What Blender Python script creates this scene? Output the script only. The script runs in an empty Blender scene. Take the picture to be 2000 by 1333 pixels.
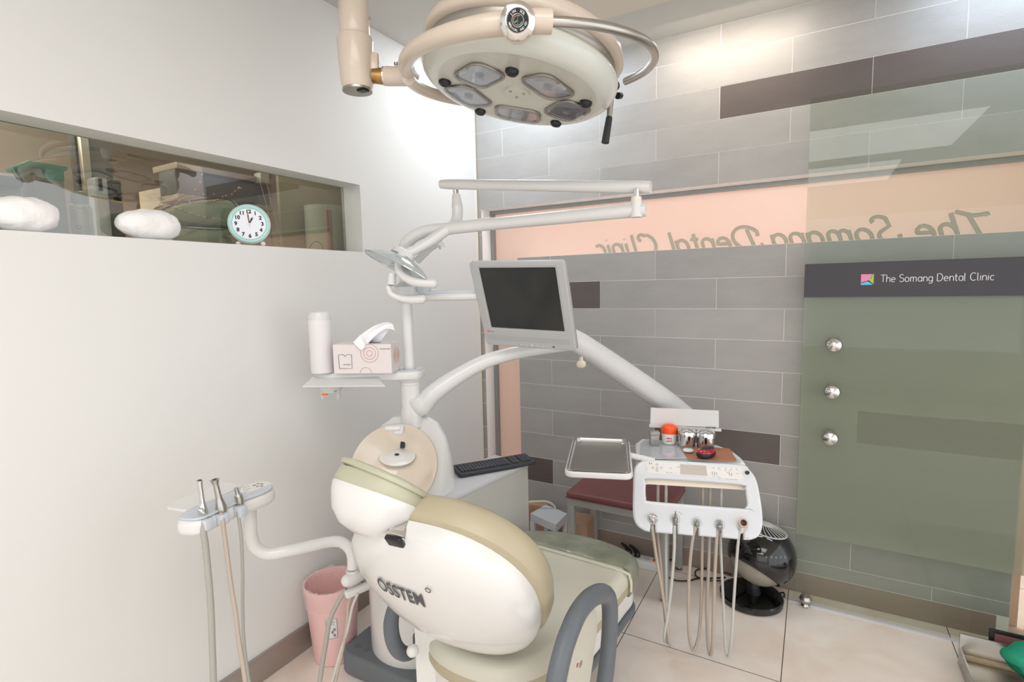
import bpy, bmesh, math, random
from mathutils import Vector, Matrix, Quaternion
random.seed(7)
PI = math.pi
V = Vector
SC = bpy.context.scene
COL = SC.collection

# ------------------------------------------------------------ camera
F, YAW, PIT, ROL = 1029.8356, 0.5212606, 0.1025525, -0.0217578
CAM = V((1.8065, -2.7561, 1.4918))
FW = V((-math.sin(YAW)*math.cos(PIT), math.cos(YAW)*math.cos(PIT), -math.sin(PIT)))
_r = V((math.cos(YAW), math.sin(YAW), 0)); _u = _r.cross(FW)
RT = math.cos(ROL)*_r + math.sin(ROL)*_u
UP = -math.sin(ROL)*_r + math.cos(ROL)*_u
cd = bpy.data.cameras.new('camera'); cam = bpy.data.objects.new('camera', cd); COL.objects.link(cam)
cd.sensor_width = 36; cd.lens = F*36/2000; cd.clip_start = .02; cd.clip_end = 60
m = Matrix.Identity(4)
for i in range(3):
    m[i][0] = RT[i]; m[i][1] = UP[i]; m[i][2] = -FW[i]; m[i][3] = CAM[i]
cam.matrix_world = m
SC.camera = cam

def ray(px, py): return (px-1000)/F*RT - (py-666.5)/F*UP + FW
def on(ax, v, px, py):
    d = ray(px, py); return CAM + d*((v-CAM[ax])/d[ax])
def oX(v, px, py): return on(0, v, px, py)
def oY(v, px, py): return on(1, v, px, py)
def oZ(v, px, py): return on(2, v, px, py)
def oD(dep, px, py): return CAM + ray(px, py)*dep
def oP(p0, n, px, py):
    d = ray(px, py); return CAM + d*((p0-CAM).dot(n)/d.dot(n))

# ------------------------------------------------------------ world and lights
W = bpy.data.worlds.new('world'); SC.world = W; W.use_nodes = True
W.node_tree.nodes['Background'].inputs[0].default_value = (.93, .96, 1, 1)
W.node_tree.nodes['Background'].inputs[1].default_value = 1.7
def area(name, loc, target, size, power, color=(1, 1, 1), sy=None, spread=PI):
    l = bpy.data.lights.new(name, 'AREA'); l.energy = power; l.color = color
    l.shape = 'RECTANGLE'; l.size = size; l.size_y = sy or size; l.spread = spread
    o = bpy.data.objects.new(name, l); COL.objects.link(o); o.location = loc
    o.rotation_euler = (V(target)-V(loc)).to_track_quat('-Z', 'Y').to_euler()
    return o
def spot(name, loc, target, power, angle, blend=.8, color=(1, 1, 1), r=.03):
    l = bpy.data.lights.new(name, 'SPOT'); l.energy = power; l.color = color
    l.spot_size = math.radians(angle); l.spot_blend = blend; l.shadow_soft_size = r
    o = bpy.data.objects.new(name, l); COL.objects.link(o); o.location = loc
    o.rotation_euler = (V(target)-V(loc)).to_track_quat('-Z', 'Y').to_euler()
    return o
area('ceiling_panel_light', (1.9, -2.9, 2.64), (1.9, -2.9, 0), 1.8, 26, (1, .99, .97), 1.2)
area('ceiling_panel_light', (1.6, -4.5, 2.64), (1.6, -4.5, 0), 1.8, 26, (1, .99, .97), 1.2)
area('cove_light', (.42, -.42, 2.66), (.15, -.3, 1.2), .5, 5.5, (.90, .95, 1), .3)
area('wall_washer_warm', (1.42, -.24, 2.66), (1.42, .02, 1.9), .6, 3.4, (1, .88, .76), .12)
area('wall_washer_cool', (.55, -.24, 2.66), (.55, .02, 1.7), .8, 2.6, (.68, .82, 1), .12)
area('wall_washer_cool', (2.6, -.24, 2.66), (2.6, .02, 1.9), .8, 4.2, (.68, .82, 1), .12)
area('corridor_light', (1.2, .75, 2.3), (1.2, .15, 1.3), 3.0, 26, (1, .98, .97), .5)
area('next_room_fill', (-1.4, -1.9, 2.6), (-1.2, -1.6, 1.5), 1.2, 60, (1, .97, .92), 1.2)  # added fill, no known fixture: brightens the room behind the pane
area('next_room_fill', (-.24, -1.5, 2.55), (-.24, -1.5, 1), .08, 4, (1, .97, .92), 1.3)  # added strip fill above the gap, lifts the unlit olive partition
SC.view_settings.view_transform = 'Standard'; SC.view_settings.look = 'None'
SC.view_settings.gamma = 1; SC.view_settings.use_curve_mapping = False
SC.view_settings.exposure = 0.07
SC.cycles.max_bounces = 10; SC.cycles.transparent_max_bounces = 16; SC.cycles.transmission_bounces = 8
SC.cycles.use_denoising = True; SC.cycles.caustics_refractive = True; SC.cycles.caustics_reflective = False
SC.cycles.sample_clamp_indirect = 6

# ------------------------------------------------------------ materials
def lin(c):
    if isinstance(c, str): c = [int(c[i:i+2], 16)/255 for i in (0, 2, 4)]
    return tuple((x/12.92 if x <= .04045 else ((x+.055)/1.055)**2.4) for x in c) + (1,)
MATS = {}
def mat(name, col, rough=.4, metal=0, trans=0, coat=0, noise=0, nscale=8, bump=0, bscale=60, ior=1.45, alpha=1, emit=None, es=0, spec=.5, sheen=0):
    if name in MATS: return MATS[name]
    m = bpy.data.materials.new(name); m.use_nodes = True; MATS[name] = m
    nt = m.node_tree; b = nt.nodes['Principled BSDF']
    c = lin(col)
    b.inputs['Base Color'].default_value = c; b.inputs['Roughness'].default_value = rough
    b.inputs['Metallic'].default_value = metal; b.inputs['Transmission Weight'].default_value = trans
    b.inputs['Coat Weight'].default_value = coat; b.inputs['IOR'].default_value = ior
    b.inputs['Alpha'].default_value = alpha; b.inputs['Specular IOR Level'].default_value = spec
    b.inputs['Sheen Weight'].default_value = sheen
    if emit: b.inputs['Emission Color'].default_value = lin(emit); b.inputs['Emission Strength'].default_value = es
    tc = nt.nodes.new('ShaderNodeTexCoord')
    n = nt.nodes.new('ShaderNodeTexNoise'); n.inputs['Scale'].default_value = nscale; n.inputs['Detail'].default_value = 5
    nt.links.new(tc.outputs['Object'], n.inputs['Vector'])
    amt = noise if noise else .015
    r = nt.nodes.new('ShaderNodeMixRGB'); r.blend_type = 'MIX'
    r.inputs[1].default_value = tuple(max(0, x*(1-amt)) for x in c[:3])+(1,)
    r.inputs[2].default_value = tuple(min(1, x*(1+amt)) for x in c[:3])+(1,)
    nt.links.new(n.outputs['Fac'], r.inputs[0]); nt.links.new(r.outputs[0], b.inputs['Base Color'])
    if bump:
        n2 = nt.nodes.new('ShaderNodeTexNoise'); n2.inputs['Scale'].default_value = bscale
        nt.links.new(tc.outputs['Object'], n2.inputs['Vector'])
        bp = nt.nodes.new('ShaderNodeBump'); bp.inputs['Strength'].default_value = bump; bp.inputs['Distance'].default_value = .01
        nt.links.new(n2.outputs['Fac'], bp.inputs['Height']); nt.links.new(bp.outputs[0], b.inputs['Normal'])
    return m
def glassmat(name, tint, ior=1.45, rough=0, gloss=1.0, white=0):
    """clear pane: tinted see-through mixed with a fresnel mirror reflection"""
    m = bpy.data.materials.new(name); m.use_nodes = True; nt = m.node_tree; MATS[name] = m
    nt.nodes.clear(); L = nt.links.new
    out = nt.nodes.new('ShaderNodeOutputMaterial'); t = nt.nodes.new('ShaderNodeBsdfTransparent'); t.inputs[0].default_value = lin(tint)
    g = nt.nodes.new('ShaderNodeBsdfGlossy'); g.inputs['Roughness'].default_value = rough; g.inputs[0].default_value = (gloss, gloss, gloss, 1)
    lw = nt.nodes.new('ShaderNodeFresnel'); lw.inputs[0].default_value = ior
    geo = nt.nodes.new('ShaderNodeNewGeometry'); inv = nt.nodes.new('ShaderNodeMath'); inv.operation = 'SUBTRACT'; inv.inputs[0].default_value = 1; L(geo.outputs['Backfacing'], inv.inputs[1])
    mul = nt.nodes.new('ShaderNodeMath'); mul.operation = 'MULTIPLY'; L(lw.outputs[0], mul.inputs[0]); L(inv.outputs[0], mul.inputs[1])
    mx = nt.nodes.new('ShaderNodeMixShader'); L(mul.outputs[0], mx.inputs[0]); L(t.outputs[0], mx.inputs[1]); L(g.outputs[0], mx.inputs[2])
    last = mx
    if white:
        d = nt.nodes.new('ShaderNodeBsdfDiffuse'); d.inputs[0].default_value = (.85, .88, .88, 1)
        m2 = nt.nodes.new('ShaderNodeMixShader'); m2.inputs[0].default_value = white
        L(mx.outputs[0], m2.inputs[1]); L(d.outputs[0], m2.inputs[2]); last = m2
    L(last.outputs[0], out.inputs[0])
    return m
def translucent(name, col, trans=.5, see=0.0, rough=.5):
    m = bpy.data.materials.new(name); m.use_nodes = True; nt = m.node_tree; MATS[name] = m
    nt.nodes.clear(); L = nt.links.new
    out = nt.nodes.new('ShaderNodeOutputMaterial')
    d = nt.nodes.new('ShaderNodeBsdfDiffuse'); d.inputs[0].default_value = lin(col)
    t = nt.nodes.new('ShaderNodeBsdfTranslucent'); t.inputs[0].default_value = lin(col)
    mx = nt.nodes.new('ShaderNodeMixShader'); mx.inputs[0].default_value = trans
    L(d.outputs[0], mx.inputs[1]); L(t.outputs[0], mx.inputs[2])
    g = nt.nodes.new('ShaderNodeBsdfGlossy'); g.inputs['Roughness'].default_value = rough
    m2 = nt.nodes.new('ShaderNodeMixShader'); m2.inputs[0].default_value = .05
    L(mx.outputs[0], m2.inputs[1]); L(g.outputs[0], m2.inputs[2]); last = m2
    if see:
        tr = nt.nodes.new('ShaderNodeBsdfTransparent'); m3 = nt.nodes.new('ShaderNodeMixShader'); m3.inputs[0].default_value = see
        L(m2.outputs[0], m3.inputs[1]); L(tr.outputs[0], m3.inputs[2]); last = m3
    L(last.outputs[0], out.inputs[0])
    return m

mat('plaster', 'dededb', .62, noise=.012, nscale=2, bump=.03, bscale=40)
mat('ceiling_paint', 'c9c8c2', .8)
mat('soffit_paint', 'd8cfc2', .8)
mat('grout', 'f2f1ee', .8)
mat('white_plastic', 'dcdcda', .22, coat=.3)
mat('white_matte', 'e1e1de', .5)
mat('bench_metal', 'a9a9a5', .4, metal=.25, noise=.06)
mat('fascia_white', 'd9dde2', .14, coat=.4)
mat('dull_brass', 'a8977c', .4, metal=.5)
mat('cream_plastic', 'e6dccb', .25, coat=.3)
mat('bowl_cream', 'ddd2c3', .15, coat=.5)
mat('beige_enamel', 'cfc1b2', .28, coat=.4, noise=.03, nscale=5)
mat('lamp_white', 'd6dad2', .25, coat=.4)
mat('lamp_face', 'cfd0c6', .3, coat=.2)
mat('steel', 'bcbab5', .28, metal=1, noise=.05, nscale=20)
mat('bright_steel', 'd8d8d8', .12, metal=1)
mat('brushed', 'a9a49b', .35, metal=1, noise=.08, nscale=12)
mat('rusty_brass', 'b08a56', .35, metal=1, noise=.5, nscale=30)
mat('black', '1c1d1f', .35)
mat('dark_rubber', '2e2f31', .5)
mat('charcoal', '6d7378', .45, noise=.05, nscale=30)
mat('armrest_grey', '63696f', .45, noise=.04, nscale=40, bump=.05, bscale=200)
mat('grey_monitor', 'b2b3b4', .42)
mat('grey_monitor_dark', '8f9092', .5)
mat('screen', '2a2c2c', .12)
mat('vinyl_tan', 'b1a78d', .38, noise=.05, nscale=4, bump=.04, bscale=30)
mat('vinyl_cream', 'cccabc', .35, noise=.03, nscale=4, bump=.04, bscale=20)
mat('vinyl_sage', 'b6b59f', .4, noise=.05, nscale=4, bump=.04, bscale=30)
mat('plastic_cover', '888c7b', .2, noise=.6, nscale=9, bump=.6, bscale=16, coat=.3)
mat('panel_blue', 'c3cad2', .25, coat=.3)
mat('smoke_blue', 'b9bfc8', .12, coat=.5)
mat('hose_grey', 'a5a39b', .5)
mat('hose_taupe', 'b5a89c', .5)
mat('hose_light', 'c4c4be', .5)
mat('door_band', '413f45', .5)
mat('lettering_white', 'dcdce0', .5)
mat('logo_pink', 'e58bb0', .5); mat('logo_green', 'a3c94a', .5); mat('logo_cyan', '62c6dc', .5)
mat('print_dark', '4b4d50', .5); mat('print_grey', '8a8a88', .5); mat('print_red', 'c8564a', .5)
mat('copper_line', 'c98563', .4)
mat('card_pink', 'e2d9d8', .5)
mat('tissue', 'f4f4f6', .8)
mat('bin_pink', 'f0c6c3', .4)
mat('desk_grey', 'b9b8b2', .5); mat('desk_top', 'c3c5c8', .4)
mat('key_black', '2f3237', .45); mat('key_top', '3b3e44', .5)
mat('maroon', '7a4c4c', .4, noise=.05, bump=.08, bscale=200)
mat('cardboard', 'b08b71', .8); mat('stand_white', 'c9cdd2', .5)
mat('fan_black', '0e0f10', .08, coat=.6); mat('fan_grille', 'c9c8c4', .4); mat('fan_inner', 'a29d90', .35)
mat('mouse_red', 'a3152c', .2, coat=.5)
mat('pad_leather', 'ac7257', .55)
mat('jar_orange', 'fb5a1e', .3); mat('jar_white', 'f3ece8', .35)
mat('box_grey', 'a5a29d', .45, metal=.5)
mat('clock_mint', 'b5e3dc', .25, coat=.3); mat('clock_face', 'eef0f8', .3)
mat('egg', 'f4f3f1', .65, bump=.9, bscale=22)
mat('teal', '2fae9b', .3); mat('lid_blue', '9aa4ae', .35)
mat('can_label', 'dcdcd6', .35, metal=.3); mat('cap_clear', 'b7c0c6', .2)
mat('straw', 'e3b122', .4); mat('twig', 'a4694f', .6); mat('bud', 'e9e0d6', .4)
mat('bag_green', 'a3ae98', .6, noise=.05); mat('bag_trim', '2c3b38', .6)
mat('beige_wall', 'b5a697', .7); mat('blind_grey', '6b6b6c', .6); mat('cabinet_pink', 'cdbfb2', .5); mat('partition_olive', '9e967f', .5)
mat('roll_mint', 'bcc3b3', .5); mat('roll_brown', 'b3876c', .6)
mat('stone_base', '9b8b80', .3, noise=.05); mat('base_metal', 'a1968e', .3, metal=.35, noise=.05)
mat('peach_wall', 'e9d6ca', .5)
mat('green_cloth', '1f9574', .7)
mat('frame_alu', '9c9f9f', .35, metal=.5)
mat('letter_shadow', 'bcb6a6', .6)
mat('chrome', 'd9d9da', .08, metal=1)
mat('dark_room', '3b3b38', .7)
mat('copper_clear', 'e0b49c', .2)
glassmat('window_glass', 'dcdbd0', 2.3, gloss=.9)
glassmat('door_glass', 'f1f4f0', 1.45)
glassmat('clear_plastic', 'e6eaec', 1.4, white=.34)
glassmat('box_plastic', 'd0d8d6', 1.3, white=.22)
glassmat('lens_glass', 'e8eaee', 1.5, white=.06)
translucent('peach_glass', 'ead9d0', .6, rough=.3)
translucent('liner', 'fbeeee', .5, .72)
translucent('bin_body', 'f2b7b5', .35, 0)
mat('bottle_white', 'e4e1e1', .4)
def frosted():
    m = bpy.data.materials.new('frosted_film'); m.use_nodes = True; nt = m.node_tree; MATS['frosted_film'] = m
    nt.nodes.clear(); L = nt.links.new
    out = nt.nodes.new('ShaderNodeOutputMaterial')
    r = nt.nodes.new('ShaderNodeBsdfRefraction'); r.inputs['Roughness'].default_value = .3; r.inputs['IOR'].default_value = 1.12
    r.inputs[0].default_value = lin('e6eae0')
    d = nt.nodes.new('ShaderNodeBsdfDiffuse'); d.inputs[0].default_value = lin('cfcfc3')
    t = nt.nodes.new('ShaderNodeBsdfTranslucent'); t.inputs[0].default_value = lin('cfcfc3')
    tr = nt.nodes.new('ShaderNodeBsdfTransparent'); tr.inputs[0].default_value = lin('e6eae0')
    def mix(f, a, b):
        x = nt.nodes.new('ShaderNodeMixShader'); x.inputs[0].default_value = f; L(a.outputs[0], x.inputs[1]); L(b.outputs[0], x.inputs[2]); return x
    dt = mix(.12, d, t); rt_ = mix(.2, r, tr)
    L(mix(.6, dt, rt_).outputs[0], out.inputs[0])
frosted()

def stone_mat(name, ca, cb):
    m = bpy.data.materials.new(name); m.use_nodes = True; nt = m.node_tree; MATS[name] = m
    b = nt.nodes['Principled BSDF']; L = nt.links.new
    g = nt.nodes.new('ShaderNodeNewGeometry'); tc = nt.nodes.new('ShaderNodeTexCoord')
    mp = nt.nodes.new('ShaderNodeMapping'); mp.inputs['Scale'].default_value = (2.2, 2.2, 6)
    L(tc.outputs['Object'], mp.inputs[0])
    n = nt.nodes.new('ShaderNodeTexNoise'); n.inputs['Scale'].default_value = 2.0; n.inputs['Detail'].default_value = 8; n.inputs['Roughness'].default_value = .65
    L(mp.outputs[0], n.inputs['Vector'])
    a = nt.nodes.new('ShaderNodeMath'); a.operation = 'MULTIPLY_ADD'; a.inputs[1].default_value = .35; L(g.outputs['Random Per Island'], a.inputs[0])
    L(n.outputs['Fac'], a.inputs[2])
    s = nt.nodes.new('ShaderNodeMath'); s.operation = 'SUBTRACT'; s.inputs[1].default_value = .15; L(a.outputs[0], s.inputs[0])
    r = nt.nodes.new('ShaderNodeMixRGB'); r.inputs[1].default_value = lin(ca); r.inputs[2].default_value = lin(cb)
    L(s.outputs[0], r.inputs[0]); L(r.outputs[0], b.inputs['Base Color']); b.inputs['Roughness'].default_value = .42
    n2 = nt.nodes.new('ShaderNodeTexNoise'); n2.inputs['Scale'].default_value = 120; L(tc.outputs['Object'], n2.inputs['Vector'])
    bp = nt.nodes.new('ShaderNodeBump'); bp.inputs['Strength'].default_value = .08; bp.inputs['Distance'].default_value = .005
    L(n2.outputs['Fac'], bp.inputs['Height']); L(bp.outputs[0], b.inputs['Normal'])
stone_mat('stone_tile', '979592', 'b0aeab'); stone_mat('stone_dark', '57504d', '685f5c')
def floor_mat():
    m = bpy.data.materials.new('marble_floor'); m.use_nodes = True; nt = m.node_tree; MATS['marble_floor'] = m
    b = nt.nodes['Principled BSDF']; L = nt.links.new
    tc = nt.nodes.new('ShaderNodeTexCoord')
    n = nt.nodes.new('ShaderNodeTexNoise'); n.inputs['Scale'].default_value = 3.5; n.inputs['Detail'].default_value = 9; n.inputs['Distortion'].default_value = 1.2
    L(tc.outputs['Object'], n.inputs['Vector'])
    cr = nt.nodes.new('ShaderNodeValToRGB'); e = cr.color_ramp.elements
    e[0].position = .3; e[0].color = lin('ead9cc'); e[1].position = .75; e[1].color = lin('f6eee6')
    L(n.outputs['Fac'], cr.inputs[0])
    mp = nt.nodes.new('ShaderNodeMapping'); mp.inputs['Location'].default_value = (-1.143+6, .687+6, 0); L(tc.outputs['Object'], mp.inputs[0])
    br = nt.nodes.new('ShaderNodeTexBrick'); br.offset = 0; br.inputs['Scale'].default_value = 1
    br.inputs['Brick Width'].default_value = .6; br.inputs['Row Height'].default_value = .6; br.inputs['Mortar Size'].default_value = .0016
    br.inputs['Mortar Smooth'].default_value = 0
    L(mp.outputs[0], br.inputs['Vector'])
    mx = nt.nodes.new('ShaderNodeMixRGB'); mx.inputs[2].default_value = lin('4a3b33')
    L(br.outputs['Fac'], mx.inputs[0]); L(cr.outputs[0], mx.inputs[1]); L(mx.outputs[0], b.inputs['Base Color'])
    b.inputs['Roughness'].default_value = .2; b.inputs['Coat Weight'].default_value = .15
floor_mat()

# ------------------------------------------------------------ mesh helpers
def frame(o, x, y=None, z=None):
    """4x4 from origin and axes"""
    x = V(x).normalized()
    if z is None: z = x.cross(V(y)).normalized(); y = z.cross(x).normalized()
    elif y is None: z = V(z).normalized(); y = z.cross(x).normalized(); x = y.cross(z).normalized()
    else: y = V(y).normalized(); z = V(z).normalized()
    m = Matrix.Identity(4)
    for i in range(3): m[i][0] = x[i]; m[i][1] = y[i]; m[i][2] = z[i]; m[i][3] = V(o)[i]
    return m
def axf(o, z):
    z = V(z).normalized(); x = z.orthogonal()
    if abs(z.z) < .99: x = V((0, 0, 1)).cross(z)
    return frame(o, x, None, z)
def catmull(P, n=8, closed=False):
    P = [V(p) for p in P]; out = []; N = len(P)
    if N < 3: return P
    rng = range(N if closed else N-1)
    for i in rng:
        if closed: a, b, c, d = P[(i-1) % N], P[i], P[(i+1) % N], P[(i+2) % N]
        else: a, b, c, d = P[max(i-1, 0)], P[i], P[i+1], P[min(i+2, N-1)]
        for k in range(n):
            t = k/n
            out.append(.5*((2*b)+(c-a)*t+(2*a-5*b+4*c-d)*t*t+(3*b-a-3*c+d)*t**3))
    if not closed: out.append(P[-1])
    return out
class MB:
    def __init__(s): s.b = bmesh.new()
    def add(s, verts, faces, M=None, mi=0):
        vs = [s.b.verts.new((M @ V(v)) if M is not None else V(v)) for v in verts]
        for f in faces:
            try:
                fc = s.b.faces.new([vs[i] for i in f]); fc.material_index = mi
            except ValueError: pass
        return s
    def box(s, lo, hi, M=None, bev=0, seg=2, mi=0):
        t = bmesh.new(); bmesh.ops.create_cube(t, size=1)
        for v in t.verts: v.co = V([(lo[i]+hi[i])/2+v.co[i]*(hi[i]-lo[i]) for i in range(3)])
        if bev: bmesh.ops.bevel(t, geom=t.edges[:], offset=bev, segments=seg, affect='EDGES', profile=.5)
        t.verts.index_update()
        s.add([v.co.copy() for v in t.verts], [[v.index for v in f.verts] for f in t.faces], M, mi); t.free(); return s
    def rings(s, R, cap=True, closed=False, mi=0, M=None):
        n = len(R[0]); vs = [v for r in R for v in r]; fs = []
        K = len(R)
        for i in range(K if closed else K-1):
            for j in range(n):
                a = i*n+j; b = i*n+(j+1) % n; c = ((i+1) % K)*n+(j+1) % n; d = ((i+1) % K)*n+j
                fs.append((a, b, c, d))
        if cap and not closed: fs.append(tuple(range(n))[::-1]); fs.append(tuple((K-1)*n+j for j in range(n)))
        return s.add(vs, fs, M, mi)
    def lathe(s, prof, M=None, n=32, cap=True, mi=0, sx=1, sy=1):
        R = [[(r*sx*math.cos(2*PI*j/n), r*sy*math.sin(2*PI*j/n), z) for j in range(n)] for r, z in prof]
        return s.rings(R, cap, mi=mi, M=M)
    def cyl(s, a, b, r, r2=None, n=20, mi=0):
        a, b = V(a), V(b); M = axf(a, b-a); L = (b-a).length; r2 = r if r2 is None else r2
        return s.lathe([(r, 0), (r2, L)], M, n, mi=mi)
    def tube(s, P, r, n=12, sm=8, closed=False, rr=None, flat=None, mi=0, caps=True):
        """r number or list (per control point); flat=(normal, ratio) squashes the section"""
        rl = r if isinstance(r, (list, tuple)) else None
        Q = catmull(P, sm, closed) if sm > 1 else [V(p) for p in P]
        K = len(Q)
        def rad(i):
            if not rl: return r
            t = i/max(K-1, 1)*(len(rl)-1); k = min(int(t), len(rl)-2); return rl[k]+(rl[k+1]-rl[k])*(t-k)
        R = []; up = None
        for i in range(K):
            if closed: t = (Q[(i+1) % K]-Q[i-1]).normalized()
            else: t = (Q[min(i+1, K-1)]-Q[max(i-1, 0)]).normalized()
            if flat: up = V(flat[0]); up = (up-t*up.dot(t)).normalized()
            elif up is None: up = t.orthogonal().normalized()
            else: up = (up-t*up.dot(t)).normalized()
            sd = t.cross(up); ra = rad(i); fz = flat[1] if flat else 1
            R.append([Q[i]+up*ra*fz*math.cos(2*PI*j/n)+sd*ra*math.sin(2*PI*j/n) for j in range(n)])
        return s.rings(R, caps, closed, mi)
    def ball(s, c, r, M=None, n=20, e=1, mi=0):
        if not isinstance(r, (tuple, list)): r = (r, r, r)
        sp = lambda x: math.copysign(abs(x)**e, x)
        R = []
        for i in range(1, n//2+4):
            th = PI*i/(n//2+4)
            R.append([(c[0]+r[0]*sp(math.sin(th))*sp(math.cos(2*PI*j/n)), c[1]+r[1]*sp(math.sin(th))*sp(math.sin(2*PI*j/n)), c[2]-r[2]*sp(math.cos(th))) for j in range(n)])
        return s.rings(R, True, mi=mi, M=M)
    def torus(s, M, R, r, n=48, k=10, a0=0, a1=2*PI, mi=0):
        full = abs(a1-a0-2*PI) < 1e-4
        N = n if full else n+1
        P = [M @ V((R*math.cos(a0+(a1-a0)*i/n), R*math.sin(a0+(a1-a0)*i/n), 0)) for i in range(N)]
        zz = M.to_3x3() @ V((0, 0, 1))
        return s.tube(P, r, k, 1, full, flat=(zz, 1), mi=mi)
    def prism(s, pts, vec, mi=0, M=None):
        n = len(pts); a = [V(p) for p in pts]; b = [p+V(vec) for p in a]
        fs = [tuple(range(n))[::-1], tuple(range(n, 2*n))]+[(i, (i+1) % n, n+(i+1) % n, n+i) for i in range(n)]
        return s.add(a+b, fs, M, mi)
    def build(s, name, mats, parent=None, smooth=35, label=None):
        me = bpy.data.meshes.new(name); bmesh.ops.recalc_face_normals(s.b, faces=s.b.faces[:]); s.b.to_mesh(me); s.b.free()
        for mm in (mats if isinstance(mats, (list, tuple)) else [mats]): me.materials.append(MATS[mm])
        if smooth:
            me.polygons.foreach_set('use_smooth', [True]*len(me.polygons)); me.set_sharp_from_angle(angle=math.radians(smooth))
        o = bpy.data.objects.new(name, me); COL.objects.link(o)
        if parent: put(o, parent)
        if label: o['label'] = label
        return o
ORG = {}
def wpos(o): return ORG.get(o.name, V((0, 0, 0)))
def put(o, parent):
    """parent without moving: every mesh is written in world coordinates; the root empty only carries a location"""
    o.parent = parent
    o.matrix_parent_inverse = Matrix.Translation(-wpos(parent))
    ORG[o.name] = V((0, 0, 0))
def tag(o, label=None, cat=None, group=None, kind=None):
    if label: o['label'] = label
    if cat: o['category'] = cat
    if group: o['group'] = group
    if kind: o['kind'] = kind
    return o
def thing(name, loc, label, cat, group=None):
    o = bpy.data.objects.new(name, None); COL.objects.link(o); o.location = loc; o.empty_display_size = .05
    ORG[o.name] = V(loc)
    return tag(o, label, cat, group)
def struct(o): o['kind'] = 'structure'; return o
def meshify(ob, name, M, material, parent, label=None):
    COL.objects.link(ob); dg = bpy.context.evaluated_depsgraph_get()
    me = bpy.data.meshes.new_from_object(ob.evaluated_get(dg)); me.name = name
    data = ob.data; bpy.data.objects.remove(ob); bpy.data.curves.remove(data)
    me.transform(M); me.materials.clear(); me.materials.append(MATS[material])
    me.polygons.foreach_set('use_smooth', [True]*len(me.polygons)); me.set_sharp_from_angle(angle=math.radians(35))
    o = bpy.data.objects.new(name, me); COL.objects.link(o)
    if parent: put(o, parent)
    if label: o['label'] = label
    return o
def text(s, size, M, material, parent, name='lettering', bold=0, ext=.0004, align='CENTER', shear=0, sx=1, space=1):
    c = bpy.data.curves.new(name, 'FONT'); c.body = s; c.size = size; c.offset = bold; c.extrude = ext
    c.align_x = align; c.align_y = 'CENTER'; c.shear = shear; c.space_character = space; c.resolution_u = 3
    return meshify(bpy.data.objects.new(name, c), name, M @ Matrix.Diagonal((sx, 1, 1, 1)), material, parent)
def plate(name, outer, holes, thick, bev, M, material, parent, label=None, seg=2):
    c = bpy.data.curves.new(name, 'CURVE'); c.dimensions = '2D'; c.fill_mode = 'BOTH'
    c.extrude = max(thick/2-bev, .0001); c.bevel_depth = bev; c.bevel_resolution = seg; c.offset = -bev
    for L in [outer]+holes:
        sp = c.splines.new('POLY'); sp.points.add(len(L)-1); sp.use_cyclic_u = True
        for i, p in enumerate(L): sp.points[i].co = (p[0], p[1], 0, 1)
    return meshify(bpy.data.objects.new(name, c), name, M, material, parent, label)
def rrect(w, h, r, n=6, cx=0, cy=0):
    o = []
    for (sx, sy, a) in ((1, 1, 0), (-1, 1, 90), (-1, -1, 180), (1, -1, 270)):
        for k in range(n+1):
            t = math.radians(a+90*k/n); o.append((cx+sx*(w/2-r)+r*math.cos(t), cy+sy*(h/2-r)+r*math.sin(t)))
    return o
def local(M, p):
    q = M.inverted() @ V(p); return (q.x, q.y)
def qpath(P, n=6, closed=True): return [(p.x, p.y) for p in catmull([V((q[0], q[1], 0)) for q in P], n, closed)]

# stroke font: each glyph = (advance, [polylines]); x-height 0.62, cap 1
def arc(cx, cy, rx, ry, a0, a1, n=10):
    return [(cx+rx*math.cos(math.radians(a0+(a1-a0)*k/n)), cy+ry*math.sin(math.radians(a0+(a1-a0)*k/n))) for k in range(n+1)]
GL = {
 'T': (.7, [[(.03, 1), (.67, 1)], [(.35, 1), (.35, 0)]]),
 'h': (.6, [[(.08, 1), (.08, 0)], [(.08, .38)]+arc(.3, .38, .2, .24, 150, 0)+[(.5, 0)]]),
 'e': (.62, [[(.07, .33), (.53, .33)]+arc(.3, .31, .23, .31, 5, 315)]),
 'S': (.66, [arc(.33, .76, .24, .24, 40, 230)+arc(.33, .26, .25, .26, 60, -150)]),
 'o': (.64, [arc(.3, .31, .23, .31, 0, 360, 18)]),
 'm': (.9, [[(.08, .62), (.08, 0)], [(.08, .4)]+arc(.25, .42, .16, .2, 150, 0)+[(.41, 0)], [(.41, .4)]+arc(.59, .42, .17, .2, 150, 0)+[(.76, 0)]]),
 'a': (.62, [arc(.29, .31, .22, .31, 20, 340, 16), [(.51, .62), (.51, 0)]]),
 'n': (.6, [[(.08, .62), (.08, 0)], [(.08, .38)]+arc(.3, .38, .2, .24, 150, 0)+[(.5, 0)]]),
 'g': (.62, [arc(.29, .31, .22, .31, 20, 340, 16), [(.51, .62), (.51, -.08)]+arc(.3, -.08, .21, .2, 0, -150)]),
 'D': (.78, [[(.08, 0), (.08, 1), (.3, 1)]+arc(.3, .5, .38, .5, 90, -90)+[(.08, 0)]]),
 't': (.42, [[(.16, .9), (.16, .15)]+arc(.28, .15, .12, .15, 180, 290), [(.02, .62), (.34, .62)]]),
 'l': (.28, [[(.08, 1), (.08, .12)]+arc(.18, .12, .1, .12, 180, 270)]),
 'C': (.76, [arc(.4, .5, .34, .5, 50, 310, 16)]),
 'i': (.24, [[(.1, .62), (.1, 0)], [(.1, .84), (.1, .87)]]),
 'c': (.56, [arc(.29, .31, .22, .31, 45, 315)]),
 ' ': (.36, []),
}
SCRIPT = dict(GL)
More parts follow.
